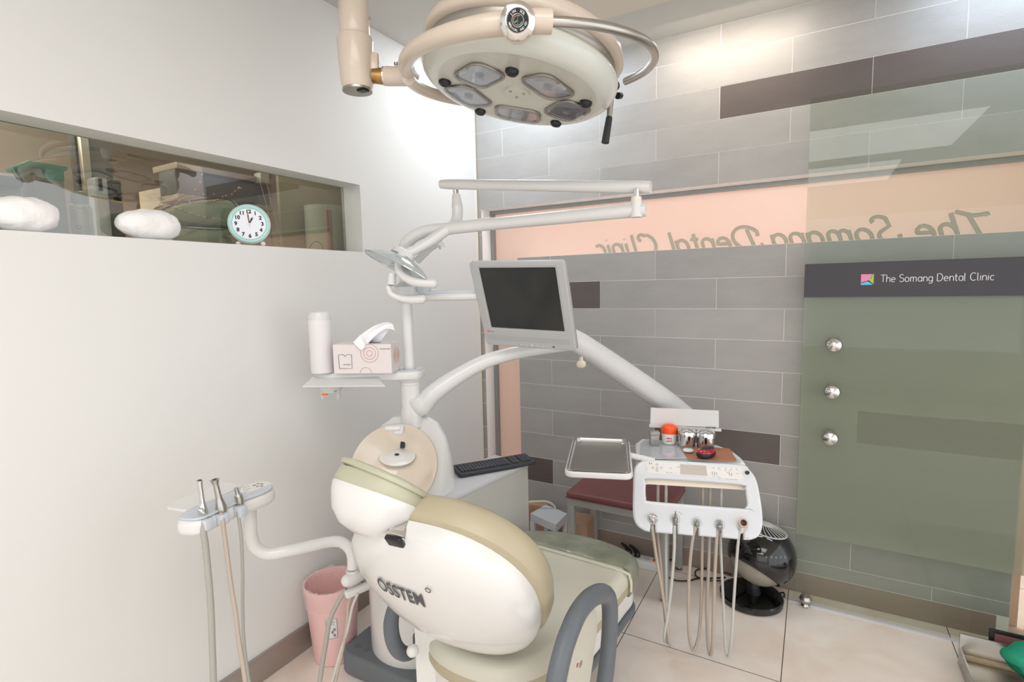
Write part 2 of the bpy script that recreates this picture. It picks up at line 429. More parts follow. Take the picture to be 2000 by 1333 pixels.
SCRIPT['S'] = (.8, [arc(.52, .95, .22, .16, -30, 190)+arc(.42, .5, .2, .3, 140, 60, 4)[:1]+arc(.35, .28, .3, .28, 60, -190, 16)])
SCRIPT['D'] = (1.05, [[(.35, .95), (.25, .05)], arc(.1, .12, .16, .12, 120, 330)+arc(.45, .55, .5, .52, -80, 150, 18)+[(.02, .6)]])
SCRIPT['C'] = (.95, [arc(.6, .85, .16, .18, -60, 140)+arc(.5, .5, .42, .52, 110, 310, 16)])
SCRIPT['T'] = (.85, [[(.0, .85)]+arc(.3, 1.0, .3, .1, 200, 300)+[(.8, 1.1)], [(.5, 1.0), (.35, .1)]+arc(.2, .12, .16, .12, 0, -150)])
SCRIPT['l'] = (.34, [[(.08, 1.05), (.08, .12)]+arc(.2, .12, .12, .12, 180, 300)])
SCRIPT['h'] = (.62, [[(.08, 1.05), (.08, 0)], [(.08, .38)]+arc(.3, .38, .2, .24, 150, 0)+[(.5, 0.05), (.62, .1)]])
def strokes(mb, s, h, M, r, font=GL, shear=0, flat=1, wx=1, ns=6):
    x = 0; zz = M.to_3x3() @ V((0, 0, 1))
    for ch in s:
        adv, LL = font[ch]
        for L in LL:
            P = [M @ V(((x+p[0]*wx+p[1]*shear)*h, p[1]*h, 0)) for p in L]
            mb.tube(P, r, ns, 1, flat=(zz, flat))
        x += adv*wx
    return x*h
def swidth(s, font=GL, wx=1): return sum(font[c][0] for c in s)*wx

# ------------------------------------------------------------ room
ZC = 2.69
struct(MB().box((-.2, -5.6, -.12), (4.6, 1.4, 0)).build('floor', 'marble_floor', smooth=0))
struct(MB().box((-.25, -5.6, ZC), (4.6, .3, ZC+.1)).build('ceiling', 'ceiling_paint', smooth=0))
struct(MB().box((.66, -5.6, 2.655), (4.6, -.41, ZC-.001)).build('trim_1', 'soffit_paint', smooth=0))
SL, ST, SE = 1.665, 1.966, -.965
wl = MB()
wl.box((-.12, -5.6, 0), (0, -.012, SL)).box((-.12, -5.6, ST), (0, -.012, ZC)).box((-.12, SE, SL), (0, -.012, ST)).box((-.12, -5.6, SL), (0, -3.2, ST))
struct(wl.build('wall_left', 'plaster', smooth=0))
struct(MB().box((-.004, -.022, 0), (.006, -.006, ZC-.001), bev=.003).build('trim_2', 'cream_plastic'))
struct(MB().box((0.0005, -5.6, 0.0005), (.012, -.03, .108), bev=.003).build('baseboard_left', 'base_metal'))
# stone wall built tile by tile around the openings
BANDB, BANDT = 1.662, 1.962
tiles = MB()
def inset(x0, x1, z0, z1, y=-.0, mi=1):
    g = .0012
    if x1-x0 < .01 or z1-z0 < .01: return
    tiles.box((x0+g, y-.0012, z0+g), (x1-g, y+.004, z1-g), mi=mi)
DARK = [(0, -2), (0, -0.0001)]
def isdark(j, k): return (j, k) in {(0, -2), (-5, 1), (-7, -3), (6, 2), (6, 4), (-4, 4)}
for j in range(-9, 10):
    z0 = 1.362+.15*j; z1 = z0+.15
    z0 = max(z0, .10); z1 = min(z1, ZC)
    if z1 <= z0: continue
    for k in range(-6 if j % 2 == 0 else -7, 9, 2):
        x0 = .7875+.3*k; x1 = x0+.6
        mi = 2 if isdark(j, k) else 1
        a, b = max(x0, .0), min(x1, 2.62)
        if z0 >= BANDT-.01: inset(a, b, z0, z1, mi=mi)
        elif z1 <= BANDB+.01: inset(max(a, .272), min(b, 2.54), z0, z1, mi=mi)
    # the narrow jamb at the corner
    if z0 < BANDT-.01: inset(0.0, .03, z0, z1)
tiles.box((0, 0, BANDT), (2.62, .16, ZC)).box((.272, 0, .0), (2.54, .16, BANDB)).box((0, 0, 0), (.03, .16, BANDT))
struct(tiles.build('wall_back', ['grout', 'stone_tile', 'stone_dark'], smooth=0))
struct(MB().box((.272, -.006, .0005), (2.5, .004, .098), bev=.002).build('baseboard_back', 'stone_base'))
struct(MB().box((2.62, .0, 0), (4.6, .12, ZC)).build('wall_right', 'peach_wall', smooth=0))
w2 = thing('window_2', (0, .13, 0), None, None); struct(w2); del_keys = None
MB().box((.03, .128, .0), (2.6, .136, BANDT)).build('pane', 'peach_glass', w2, 0)
MB().box((.031, .095, 0.001), (.05, .127, BANDT-.001)).box((.05, .095, BANDT-.02), (2.6, .127, BANDT-.001)).build('window_frame', 'frame_alu', w2, 0)
# mirrored script: shadow of letters behind the glass, modelled as grey strokes
sm = MB(); hgt = .105
wtot = swidth('The Somang Dental Clinic', SCRIPT, 1.25)*hgt
Mx = frame((2.44, .124, BANDB-.012), (-1, 0, 0), (0, 0, 1), (0, 1, 0))
sc_ = 1.72/wtot
strokes(sm, 'The Somang Dental Clinic', hgt, Mx, .0085, SCRIPT, .3, .3, 1.25*sc_, 8)
sm.build('lettering', 'letter_shadow', w2)
# corridor behind the band
struct(MB().box((-.2, 1.3, 0), (4.6, 1.4, ZC)).build('wall_corridor', 'peach_wall', smooth=0))
# rest of the room behind the camera
struct(MB().box((-.2, -5.7, 0), (4.6, -5.6, .6)).box((-.2, -5.7, .6), (.4, -5.6, ZC)).box((3.9, -5.7, .6), (4.6, -5.6, ZC)).box((.4, -5.7, 2.3), (3.9, -5.6, ZC)).build('wall_front', 'plaster', smooth=0))

# pass-through window with glass
w1 = thing('window_1', (-.108, -2, SL), None, None); struct(w1)
MB().box((-.112, -3.2, SL), (-.106, SE, ST)).build('pane', 'window_glass', w1, 0)

# sliding glass door
d1 = thing('door_1', (1.77, -.1, 0), None, None); struct(d1)
XD = 1.765
MB().box((XD, -.105, .022), (3.2, -.095, 2.258), bev=.0015, seg=1).build('glass', 'door_glass', d1)
MB().add([(XD+.002, -.0935, .33), (3.2, -.0935, .33), (3.2, -.0935, 1.56), (XD+.002, -.0935, 1.56)], [(0, 1, 2, 3)]).build('frosted_film', 'frosted_film', d1, 0)
bd = MB().box((XD+.001, -.1075, 1.418), (3.2, -.1055, 1.562)).build('sign_band', 'door_band', d1, 0)
yb = -.1085
tx = MB(); p0 = oY(yb, 1719, 552); p1 = oY(yb, 1943, 548)
hh = (oY(yb, 1725, 538)-oY(yb, 1725, 552)).length
wx = (p1-p0).length/(swidth('The Somang Dental Clinic')*hh)
strokes(tx, 'The Somang Dental Clinic', hh, frame((p0.x, yb, p0.z+.001), (1, 0, 0), (0, 0, 1), (0, -1, 0)), .0014, GL, 0, .4, wx, 6)
tx.build('lettering', 'lettering_white', bd)
a = oY(yb, 1681, 557); c = oY(yb, 1707, 535); s = c.x-a.x; zt = a.z+s
def flat3(pts): return [(a.x+p[0]*s, yb, a.z+p[1]*s) for p in pts]
MB().prism(flat3([(0, .25), (0, 1), (.85, 1), (.82, .75), (.7, .5), (.5, .38), (.25, .3)]), (0, -.001, 0)).build('emblem', 'logo_pink', bd, 0)
MB().prism(flat3([(.9, 1), (1, 1), (1, .05), (.8, .25), (.62, .42), (.8, .6)]), (0, -.001, 0)).build('emblem', 'logo_green', bd, 0)
MB().prism(flat3([(0, 0), (.95, 0), (.7, .22), (.5, .32), (.25, .22), (0, .18)]), (0, -.001, 0)).build('emblem', 'logo_cyan', bd, 0)
for z in (1.216, 1.014, .810):
    k = MB(); M = frame((1.885, -.105, z), (1, 0, 0), (0, 0, 1), (0, -1, 0))
    k.lathe([(.014, -.03), (.014, .012), (.022, .016), (.029, .03), (.031, .042), (.027, .055), (.012, .064), (.001, .066)], M, 24)
    k.build('door_knob', 'bright_steel', d1)
k = MB(); k.lathe([(.012, 0), (.018, .006), (.012, .014), (.02, .02), (.026, .036), (.02, .05), (.004, .057)], Matrix.Translation((1.815, -.118, 0.001)), 20)
k.build('floor_stop', 'steel', d1)
struct(MB().box((XD-.02, -.108, 0.0005), (3.2, -.092, .006)).build('trim_3', 'stand_white', smooth=0))

# ------------------------------------------------------------ room beyond the pass-through
struct(MB().box((-2.7, -5.6, 0), (-2.6, .6, 2.75)).build('wall_next_room', 'beige_wall', smooth=0))
struct(MB().box((-2.7, -5.6, 2.62), (-.12, .6, 2.72)).build('ceiling_next_room', 'ceiling_paint', smooth=0))
struct(MB().box((-2.6, .5, 0), (-.12, .6, 2.62)).build('wall_next_room_end', 'beige_wall', smooth=0))
struct(MB().box((-.50, -3.2, 1.60), (-.121, -.97, SL-.021)).build('window_sill', 'white_matte', smooth=0))
struct(MB().box((-2.6, -5.6, -.05), (-.2, .6, 0)).build('floor_next_room', 'marble_floor', smooth=0))
GX = -.112
def oW(dx, px, py): return oX(GX-dx, px, py)
# olive partition panel just behind the glass at the right end
a = oW(.25, 553, 490)
MB().box((GX-.27, a.y, 1.25), (GX-.25, a.y+.75, 2.4), bev=.002).build('trim_4', 'partition_olive')['kind'] = 'structure'
# paper roll and strip
b0 = oW(.14, 603, 470); b1 = oW(.14, 668, 470); rr_ = (b1-b0).length/2*.9
t = thing('paper_roll', ((b0.x+b1.x)/2, (b0.y+b1.y)/2, 1.5), 'tall pale green cylinder with a brown strip behind the right end of the glass', 'roll')
cc = V(((b0.x+b1.x)/2, (b0.y+b1.y)/2, 0)); zt = oW(.14, 636, 405).z
MB().cyl((cc.x, cc.y, 1.3), (cc.x, cc.y, zt), rr_, n=32).build('roll', 'roll_mint', t)
q = oW(.14-rr_-.004, 645, 470)
MB().box((q.x-.002, q.y-.016, 1.3), (q.x+.002, q.y+.016, oW(.14-rr_, 645, 411).z), bev=.001).build('strip', 'roll_brown', t)
P = [oW(.04, *p) for p in ((604, 489), (609, 477), (618, 472), (627, 477), (631, 488))]
P = [P[0]-V((0, 0, .03))]+P+[P[-1]-V((0, 0, .03))]
tag(MB().tube(P, .0016, 6, 6).build('wire_loop', 'black'), 'small dark wire loop standing behind the glass by the brown strip', 'wire')
# cabinet with two bar handles
a = oW(.9, 480, 470); b = oW(.9, 551, 470)
t = thing('wall_cabinet', (GX-1.1, a.y, 1.2), 'pale beige cabinet with two bar handles in the next room behind the mint clock', 'cabinet')
MB().box((GX-1.3, oW(.9, 360, 470).y, .8), (GX-.9, b.y, 2.05)).build('body', 'cabinet_pink', t, 0)
m1 = oW(.9, 528, 470).y
MB().box((GX-.899, b.y-.22, .82), (GX-.885, m1-.002, 2.04), bev=.002).build('door', 'cabinet_pink', t)
MB().box((GX-.899, m1+.002, .82), (GX-.885, b.y, 2.04), bev=.002).build('door', 'cabinet_pink', t)
for (x0, x1) in ((512, 524), (543, 556)):
    p = oW(.88, x0, 471); q = oW(.88, x1, 473)
    MB().cyl(p, q, .006, n=8).cyl(p+V((-.02, .01, 0)), p+V((0, .01, 0)), .004, n=6).cyl(q+V((-.02, -.01, 0)), q+V((0, -.01, 0)), .004, n=6).build('handle', 'white_matte', t)
# roller blind headbox with its chain
t = thing('roller_blind', oW(.8, 450, 350), 'dark roller blind box with a bead chain in the next room', 'blind')
p0, p1 = oW(.8, 345, 372), oW(.8, 523, 352)
MB().box((GX-.95, p0.y, 1.98), (GX-.80, p1.y, 2.10), bev=.004).build('headbox', 'blind_grey', t)
MB().box((GX-1.0, p0.y, 2.10), (GX-.78, p1.y+.02, 2.13), bev=.002).box((GX-.96, p0.y, 1.95), (GX-.79, p1.y+.02, 1.98), bev=.002).build('rail', 'beige_wall', t)
ch = MB()
for (xa, ya, xb, yb_) in ((507, 352, 542, 482), (519, 352, 552, 484)):
    A, B = oW(.74, xa, ya), oW(.74, xb, yb_)
    for i in range(34): ch.ball(A.lerp(B, i/33), .0028, n=6)
    ch.cyl(A, B, .0008, n=5)
c_ = ch.build('chain', 'bud', t)
MB().box((GX-.8, oW(.76, 505, 350).y, oW(.76, 510, 358).z), (GX-.74, oW(.76, 522, 350).y, oW(.76, 510, 338).z), bev=.004).build('bracket', 'fan_grille', t)
# dark posts at the left
for (x0, x1, mt, lb) in ((148, 160, 'dark_room', 'thin dark upright post behind the glass left of the spray can'), (176, 218, 'blind_grey', 'broad dark grey upright panel behind the spray can')):
    A, B = oW(.55, x0, 300), oW(.55, x1, 300)
    tag(MB().box((GX-.6, A.y, 0), (GX-.55, B.y, 2.4), bev=.003).build('upright_panel', mt), lb, 'panel')
A, B = oW(.5, 160, 300), oW(.5, 176, 300)
tag(MB().box((GX-.53, A.y, 0), (GX-.5, B.y, 2.4), bev=.003).build('steel_upright', 'brushed'), 'narrow shiny steel upright left of the broad dark panel', 'post')
tag(MB().box((GX-1.2, oW(1.1, 5, 300).y-.6, 0), (GX-1.1, oW(1.1, 150, 300).y, 2.3), bev=.003).build('cupboard_side', 'cabinet_pink'), 'plain pinkish beige cupboard side at the left end of the pass-through', 'cupboard')
# dispenser bracket with white hook
t = thing('wall_dispenser', oW(.35, 205, 420), 'pale plastic holder with a dark slot between spray can and egg lamp', 'holder')
A, B = oW(.35, 185, 345), oW(.35, 222, 460)
MB().box((GX-.42, A.y, B.z-.15), (GX-.35, oW(.35, 215, 400).y, A.z), bev=.006).build('body', 'cap_clear', t)
MB().box((GX-.42, oW(.35, 216, 400).y, B.z-.1), (GX-.34, oW(.35, 238, 400).y, A.z-.004), bev=.003).build('side', 'black', t)
MB().box((GX-.349, oW(.35, 196, 400).y, oW(.35, 200, 373).z), (GX-.345, oW(.35, 203, 400).y, oW(.35, 200, 349).z), bev=.001).build('slot', 'black', t)
# green bag lying behind the clock
def blob(name, mt, px, d, th, parent, e=.75, sx=1):
    pts = [oW(d, *p) for p in px]
    mb = MB(); c = sum(pts, V())/len(pts); R = []
    ring = catmull(pts, 4, True)
    for k, f in ((-1, .55), (-.8, .85), (-.4, .98), (0, 1), (.4, .98), (.8, .85), (1, .55)):
        R.append([c+(p-c)*f+V((th*k, 0, 0)) for p in ring])
    mb.rings(R); return mb.build(name, mt, parent)
t = thing('green_bag', oW(.3, 400, 450), 'sage green bag with dark piping lying behind the mint alarm clock', 'bag')
blob('body', 'bag_green', [(312, 410), (345, 398), (400, 390), (440, 390), (462, 405), (470, 430), (455, 447), (400, 446), (350, 440), (318, 430)], .3, .07, t)
MB().tube([oW(.23, *p) for p in ((318, 410), (350, 397), (405, 389), (445, 390), (463, 405), (470, 430))], .0035, 6, 6).build('piping', 'bag_trim', t)
blob('end_pocket', 'bag_trim', [(458, 393), (487, 394), (488, 410), (470, 412), (462, 405)], .33, .05, t)
t = thing('green_pouch', oW(.3, 390, 465), 'flat sage green pouch with dark zip under the green bag', 'pouch')
blob('body', 'bag_green', [(340, 444), (400, 446), (450, 449), (450, 458), (400, 470), (350, 469), (338, 460)], .28, .07, t)
MB().box((GX-.33, oW(.28, 350, 465).y, SL-.0205), (GX-.23, oW(.28, 440, 465).y, oW(.28, 400, 462).z), bev=.01).build('pouch_base', 'bag_green', t)
MB().tube([oW(.2, *p) for p in ((345, 443), (380, 447), (420, 449), (455, 447))], .003, 6, 5).build('zip', 'bag_trim', t)

# food boxes and spray can between the glass and the room
t = thing('storage_box', oW(.1, 90, 400), 'clear plastic storage box with a teal clip lid left of the spray can', 'box')
A, B = oW(.16, 48, 460), oW(.08, 132, 460); zt = oW(.08, 130, 338).z
MB().box((GX-.2, A.y, SL-.02), (GX-.06, B.y, zt), bev=.008).build('body', 'box_plastic', t)
MB().box((GX-.21, A.y-.012, zt), (GX-.045, B.y+.006, zt+.014), bev=.005).box((GX-.07, A.y+.03, zt-.03), (GX-.052, A.y+.075, zt+.004), bev=.004).build('lid', 'teal', t)
t = thing('storage_box', oW(.1, 20, 400), 'clear plastic storage box with a grey blue lid at the far left of the pass-through', 'box')
B = oW(.05, 47, 440); zt = oW(.05, 20, 345).z
MB().box((GX-.16, B.y-.2, SL-.02), (GX-.04, B.y, zt-.02), bev=.008).build('body', 'box_plastic', t)
MB().box((GX-.17, B.y-.21, zt-.03), (GX-.03, B.y+.004, zt), bev=.006).build('lid', 'lid_blue', t)
c0 = oW(.06, 163, 459); rc = .5*(oW(.06, 188, 430)-oW(.06, 138, 430)).length*.82; zc = oW(.06, 163, 399).z
t = thing('spray_can', (c0.x, c0.y, SL), 'grey spray can with clear cap and yellow straw beside the larger egg lamp', 'spray can')
M = Matrix.Translation((c0.x, c0.y, SL))
H_ = zc-SL
MB().lathe([(rc, 0), (rc, H_*.86), (rc*.9, H_*.95), (rc*.62, H_)], M, 28).build('body', 'can_label', t)
MB().lathe([(rc*.78, H_*.97), (rc*.82, H_+.02), (rc*.7, H_+.034), (rc*.3, H_+.038)], M, 20).build('cap', 'cap_clear', t)
lb = MB()
vd = (CAM-V((c0.x, c0.y, CAM.z))); an = math.atan2(vd.y, vd.x)
for i in range(17):
    z = SL+H_*(.8-.042*i)
    if z < SL+.004: break
    lb.tube([V((c0.x+(rc+.0004)*math.cos(an+q), c0.y+(rc+.0004)*math.sin(an+q), z)) for q in (-.75, -.4, 0, .3, .6+.2*random.random())], .0006, 4, 2)
lb.build('label_text', 'print_grey', t)
lb = MB()
for i in range(2):
    z = SL+H_*(.88-.03*i)
    lb.tube([V((c0.x+(rc*.985)*math.cos(an+q), c0.y+(rc*.985)*math.sin(an+q), z-.001)) for q in (-.4, -.1, .2, .5)], .0009, 4, 2)
lb.torus(axf((c0.x+rc*math.cos(an-.35), c0.y+rc*math.sin(an-.35), SL+H_*.33), (math.cos(an-.35), math.sin(an-.35), 0)), .006, .001, 12, 5)
tag(lb.build('label_mark', 'print_red', t), kind='stuff')
MB().tube([oW(.06, 178, 383), oW(.06, 249, 398)], .002, 6, 1).build('straw', 'straw', t)
# twig lights
t = thing('twig_branch', oW(.12, 330, 440), 'brown twig branch with tiny white buds behind the smaller egg lamp', 'branch')
tw = MB(); bu = []
for L in ([(302, 407), (345, 388), (385, 368), (395, 340)], [(302, 408), (360, 390), (405, 380), (440, 385), (470, 368)], [(305, 408), (350, 400), (410, 396), (430, 390), (462, 372), (468, 367)],
          [(305, 410), (340, 407), (375, 420), (405, 427), (433, 430)], [(300, 408), (330, 400), (380, 395), (450, 390), (487, 381)]):
    P = catmull([oW(.12+.01*random.random(), *p) for p in L], 6); tw.tube(P, .0012, 5, 1)
    for i in range(2, len(P), 3): bu.append(P[i]+V((0, random.uniform(-.003, .003), random.uniform(.001, .005))))
    bu.append(P[-1])
tw.tube([oW(.12, 303, 409), oW(.12, 300, 425), V((GX-.12, oW(.12, 300, 430).y, SL-.0195))], .0016, 5, 3); tw.build('stem', 'twig', t)
for p in bu[:40]: MB().ball(p, .0028, n=8).build('bud', 'bud', t)
# egg lamps on the sill
for (x0, x1, y0, y1, lab) in ((225, 351, 407, 469, 'white lumpy egg shaped lamp on the ledge left of the mint clock'), (-40, 115, 381, 454, 'larger white egg shaped lamp cut by the left picture edge')):
    A, B = oX(-.055, x0, (y0+y1)/2), oX(-.055, x1, (y0+y1)/2)
    hh_ = (oX(-.055, (x0+x1)/2, y0).z-SL)/2*.96; ln = (B-A).length/2*.98
    mb = MB(); c = (A+B)/2
    Rg = []
    rnd = random.Random(int(x1))
    for i in range(1, 22):
        th = PI*i/22
        Rg.append([(c.x+.047*math.sin(th)**.85*math.cos(2*PI*j/28)*(1+.03*rnd.uniform(-1, 1)*math.sin(th)), c.y-ln*math.cos(th)*(1+.0*j), SL+.001+hh_+(hh_*math.sin(th)**.8*math.sin(2*PI*j/28))*(1-.1*math.cos(th))) for j in range(28)])
    from mathutils import noise as NZ
    Rg = [[(lambda q: q+(q-V((c.x, c.y, SL+hh_))).normalized()*(.004*NZ.noise(q*38)+.0022*NZ.noise(q*85)))(V(p)) for p in r] for r in Rg]
    mb.rings(Rg); o = mb.build('egg_lamp', 'egg')
    tag(o, lab, 'lamp', 'egg lamps on the ledge')
# alarm clock
cy = -1.493; R_ = .070; fd = V((.80, -.60, 0)).normalized()
cc = V((-.045, cy, SL+.012+R_))
t = thing('alarm_clock', (cc.x, cc.y, SL), 'round mint green alarm clock with black numerals on the ledge', 'clock')
M = frame(cc, V((0, 0, 1)).cross(fd), V((0, 0, 1)), fd)
MB().lathe([(R_*.7, -.022), (R_*.95, -.018), (R_, -.008), (R_, .008), (R_*.97, .014), (R_*.86, .016), (R_*.8, .011)], M, 48).build('case', 'clock_mint', t)
MB().lathe([(R_*.815, .009), (R_*.815, .0112)], M, 40).build('dial', 'clock_face', t)
MB().torus(M @ Matrix.Translation((0, 0, .004)), R_*1.0, .003).build('rim', 'white_plastic', t)
for i in range(1, 13):
    a_ = PI/2-i*PI/6; r_ = R_*.64
    text(str(i), R_*.27, M @ Matrix.Translation((r_*math.cos(a_), r_*math.sin(a_), .0118)), 'black', t, 'numeral', .0008)
def hand(ang, L, wd, mt='black', tail=0, nm='hand'):
    a_ = math.radians(90-ang); d = V((math.cos(a_), math.sin(a_), 0)); s_ = V((-d.y, d.x, 0))
    z = V((0, 0, .0128))
    MB().prism([M @ (z-d*tail-s_*wd/2), M @ (z-d*tail+s_*wd/2), M @ (z+d*L*.7+s_*wd), M @ (z+d*L), M @ (z+d*L*.7-s_*wd)], (M.to_3x3() @ V((0, 0, .0006)))).build(nm, mt, t, 0)
hand(28, R_*.42, .003); hand(-4, R_*.6, .0022); hand(-2, R_*.62, .0008, 'straw', R_*.2)
MB().lathe([(.004, .012), (.004, .015)], M, 12).build('hub', 'white_plastic', t)
for s_ in (-1, 1):
    p = M @ V((s_*R_*.6, 0, 0)); MB().ball((p.x, p.y, SL+.0095), .009, n=14).build('foot', 'white_plastic', t)

# ------------------------------------------------------------ surgical lamp
LD = 1.5
t = thing('surgical_lamp', oD(1.55, 697, 150), 'large round cream surgical lamp with five lenses hanging from a ceiling arm', 'lamp')
def lp(px, py, d=1.55): return oD(d, px, py)
top = lp(697, 20); axd = lp(697, 150)
bx, by = axd.x, axd.y
def zat(py, d=1.55, px=698): return oD(d, px, py).z
k = MB()
k.lathe([(.036, zat(14)-.003), (.036, ZC)], Matrix.Translation((bx, by, 0)), 32).build('ceiling_pole', 'beige_enamel', t)
MB().lathe([(.041, zat(78)), (.043, zat(74)), (.043, zat(16)), (.039, zat(12))], Matrix.Translation((bx, by, 0)), 32).build('collar', 'beige_enamel', t)
for (px, py) in ((676, 26), (722, 36)):
    k = MB(); k.ball(lp(px, py, 1.51), .004, n=8).build('screw', 'brushed', t)
hs = MB(); Mh = Matrix.Translation((bx, by, 0))
hs.lathe([(.041, zat(174)), (.046, zat(165)), (.050, zat(120)), (.052, zat(84)), (.050, zat(78)), (.043, zat(75))], Mh, 32)
ar = (lp(800, 148)-lp(740, 148)).normalized()
Mf = frame(lp(726, 128), ar, V((0, 0, 1)))
hs.box((-.02, -.05, -.018), (.024, .035, .018), Mf, .012)
hs.build('arm_housing', 'beige_enamel', t)
MB().lathe([(.043, zat(176)-.003), (.043, zat(174))], Mh, 32).build('end_disc', 'brushed', t)
MB().box((-.012, -.012, -.004), (.016, .012, .0), Matrix.Translation((bx+.02, by, zat(176)-.0032)), .001).build('slot', 'black', t)
MB().cyl(lp(728, 148), lp(758, 150), .021, .024, 24).build('pivot_joint', 'rusty_brass', t)
MB().torus(axf(lp(750, 149), ar), .023, .004, 28, 6).build('joint_ring', 'bright_steel', t)
arm_end = lp(797, 150, 1.53)
MB().cyl(lp(755, 149), arm_end, .027, .026, 28).build('arm', 'beige_enamel', t)
p = lp(774, 132); MB().lathe([(.004, -.004), (.004, .008), (.0065, .008), (.0065, .014)], Matrix.Translation(p), 12).build('thumb_screw', 'brushed', t)
# ring (yoke) around the head
RC = oD(1.5, 1034, 134); RR = .345; TLT = math.radians(6)
def rp(deg, dz=0):
    a_ = math.radians(deg); e1 = _r; e2 = V((-math.sin(YAW), math.cos(YAW), 0))
    return RC+e1*RR*math.cos(a_)+(e2*math.cos(TLT)+V((0, 0, math.sin(TLT))))*RR*math.sin(a_)+V((0, 0, dz))
# front of the ring faces the camera (deg 270)
P = [rp(a_) for a_ in range(172, 262, 8)]
MB().tube(P, [.021, .022, .021, .021, .022, .024, .026], 16, 3).build('yoke_ring', 'beige_enamel', t)
MB().tube([rp(a_, -.02) for a_ in range(100, 181, 8)], .018, 12, 3).build('yoke_ring', 'beige_enamel', t)
P = [rp(a_) for a_ in (260, 264, 268, 272, 276)]; MB().tube(P, .026, 16, 3).build('yoke_ring', 'beige_enamel', t)
MB().tube([rp(a_) for a_ in range(275, 391, 7)], .0115, 14, 3).build('yoke_tube', 'steel', t)
hub = rp(263.6); toC = (CAM-hub).normalized(); toC = (toC+V((0, 0, .1))).normalized()
Mb = frame(hub+V((0, 0, -.004)), _r, V((0, 0, 1)).cross(_r).cross(_r)*-1) if False else frame(hub, V((0, 0, 1)).cross(toC), toC.cross(V((0, 0, 1)).cross(toC)), toC)
MB().lathe([(.030, -.03), (.037, -.01), (.037, .012), (.034, .016)], Mb @ Matrix.Translation((0, -.006, 0)), 36).build('badge_mount', 'beige_enamel', t)
MB().lathe([(.036, .014), (.038, .02), (.038, .028), (.03, .034), (.024, .036)], Mb, 40).build('badge_bezel', 'bright_steel', t)
bdg = MB().lathe([(.0245, .0362), (.0245, .0372)], Mb, 36).build('badge', 'black', t)
MB().torus(Mb @ Matrix.Translation((0, 0, .0376)), .0125, .0011, 28, 6).torus(Mb @ Matrix.Translation((0, 0, .0376)), .0240, .0009, 28, 6).build('badge_ring', 'brushed', bdg)
def arcp(r, a0, a1, z=.038, cy_=0): return [Mb @ V((r*math.cos(math.radians(a0+(a1-a0)*i/10)), cy_+r*math.sin(math.radians(a0+(a1-a0)*i/10)), z)) for i in range(11)]
MB().tube(arcp(.0092, 60, 210)+[Mb @ V((0, 0, .038))], .0013, 6, 1).tube(arcp(.0092, 240, 390)[:8], .0013, 6, 1).build('emblem', 'teal', bdg)
MB().tube(arcp(.0095, 95, 190), .0013, 6, 1).tube([Mb @ V((0, .0105, .0382)), Mb @ V((0, -.0105, .0382))], .0012, 6, 1).tube(arcp(.0095, 200, 300), .0012, 6, 1).build('emblem', 'mouse_red', bdg)
def arctext(s_, r, a0, step, parent, size, flip=False):
    for i, ch in enumerate(s_):
        if ch == ' ': continue
        a_ = math.radians(a0+i*step)
        text(ch, size, Mb @ Matrix.Translation((r*math.cos(a_), r*math.sin(a_), .0374)) @ Matrix.Rotation(a_-PI/2+(PI if flip else 0), 4, 'Z'), 'lettering_white', parent, 'lettering', .0001)
arctext('JIN  SOL', .0182, 138, -14, bdg, .0075)
arctext('MEDICAL IND CO', .0185, 195, 11.5, bdg, .0062, True)
# the head, tilted a little
e2 = V((-math.sin(YAW), math.cos(YAW), 0))
dn = (V((0, 0, -1))-_r*.1875-e2*.0375).normalized()
HC = oD(1.5, 1010, 181)-dn*.046
ML = frame(HC, _r, None, dn)
RH = .278
MB().lathe([(.224, .0465), (.232, .048), (.252, .044), (.269, .032), (RH, .012), (RH, .0), (.272, -.012), (.25, -.020)], ML, 72, cap=False).build('head_shell', 'lamp_white', t, 60)
MB().lathe([(.001, .043), (.215, .0435), (.226, .047)], ML, 64, cap=False).build('face_plate', 'lamp_face', t, 60)
MB().lathe([(.252, -.016), (.264, -.026), (.262, -.052)], ML, 72, cap=False).build('steel_band', 'brushed', t, 60)
MB().lathe([(.255, -.040), (.276, -.044), (.283, -.055), (.276, -.078), (.245, -.100), (.16, -.116), (.001, -.122)], ML, 72, cap=False).build('top_cover', 'beige_enamel', t, 60)
MB().lathe([(.001, .050), (.036, .050), (.036, .044)], ML @ Matrix.Translation((0, 0, -.001)), 36, cap=False).build('centre_plate', 'lamp_face', t)
for i in range(3):
    a_ = i*2*PI/3+.5; MB().lathe([(.001, .054), (.004, .052), (.004, .049)], ML @ Matrix.Translation((.022*math.cos(a_), .022*math.sin(a_), 0)), 10).build('screw', 'steel', t)
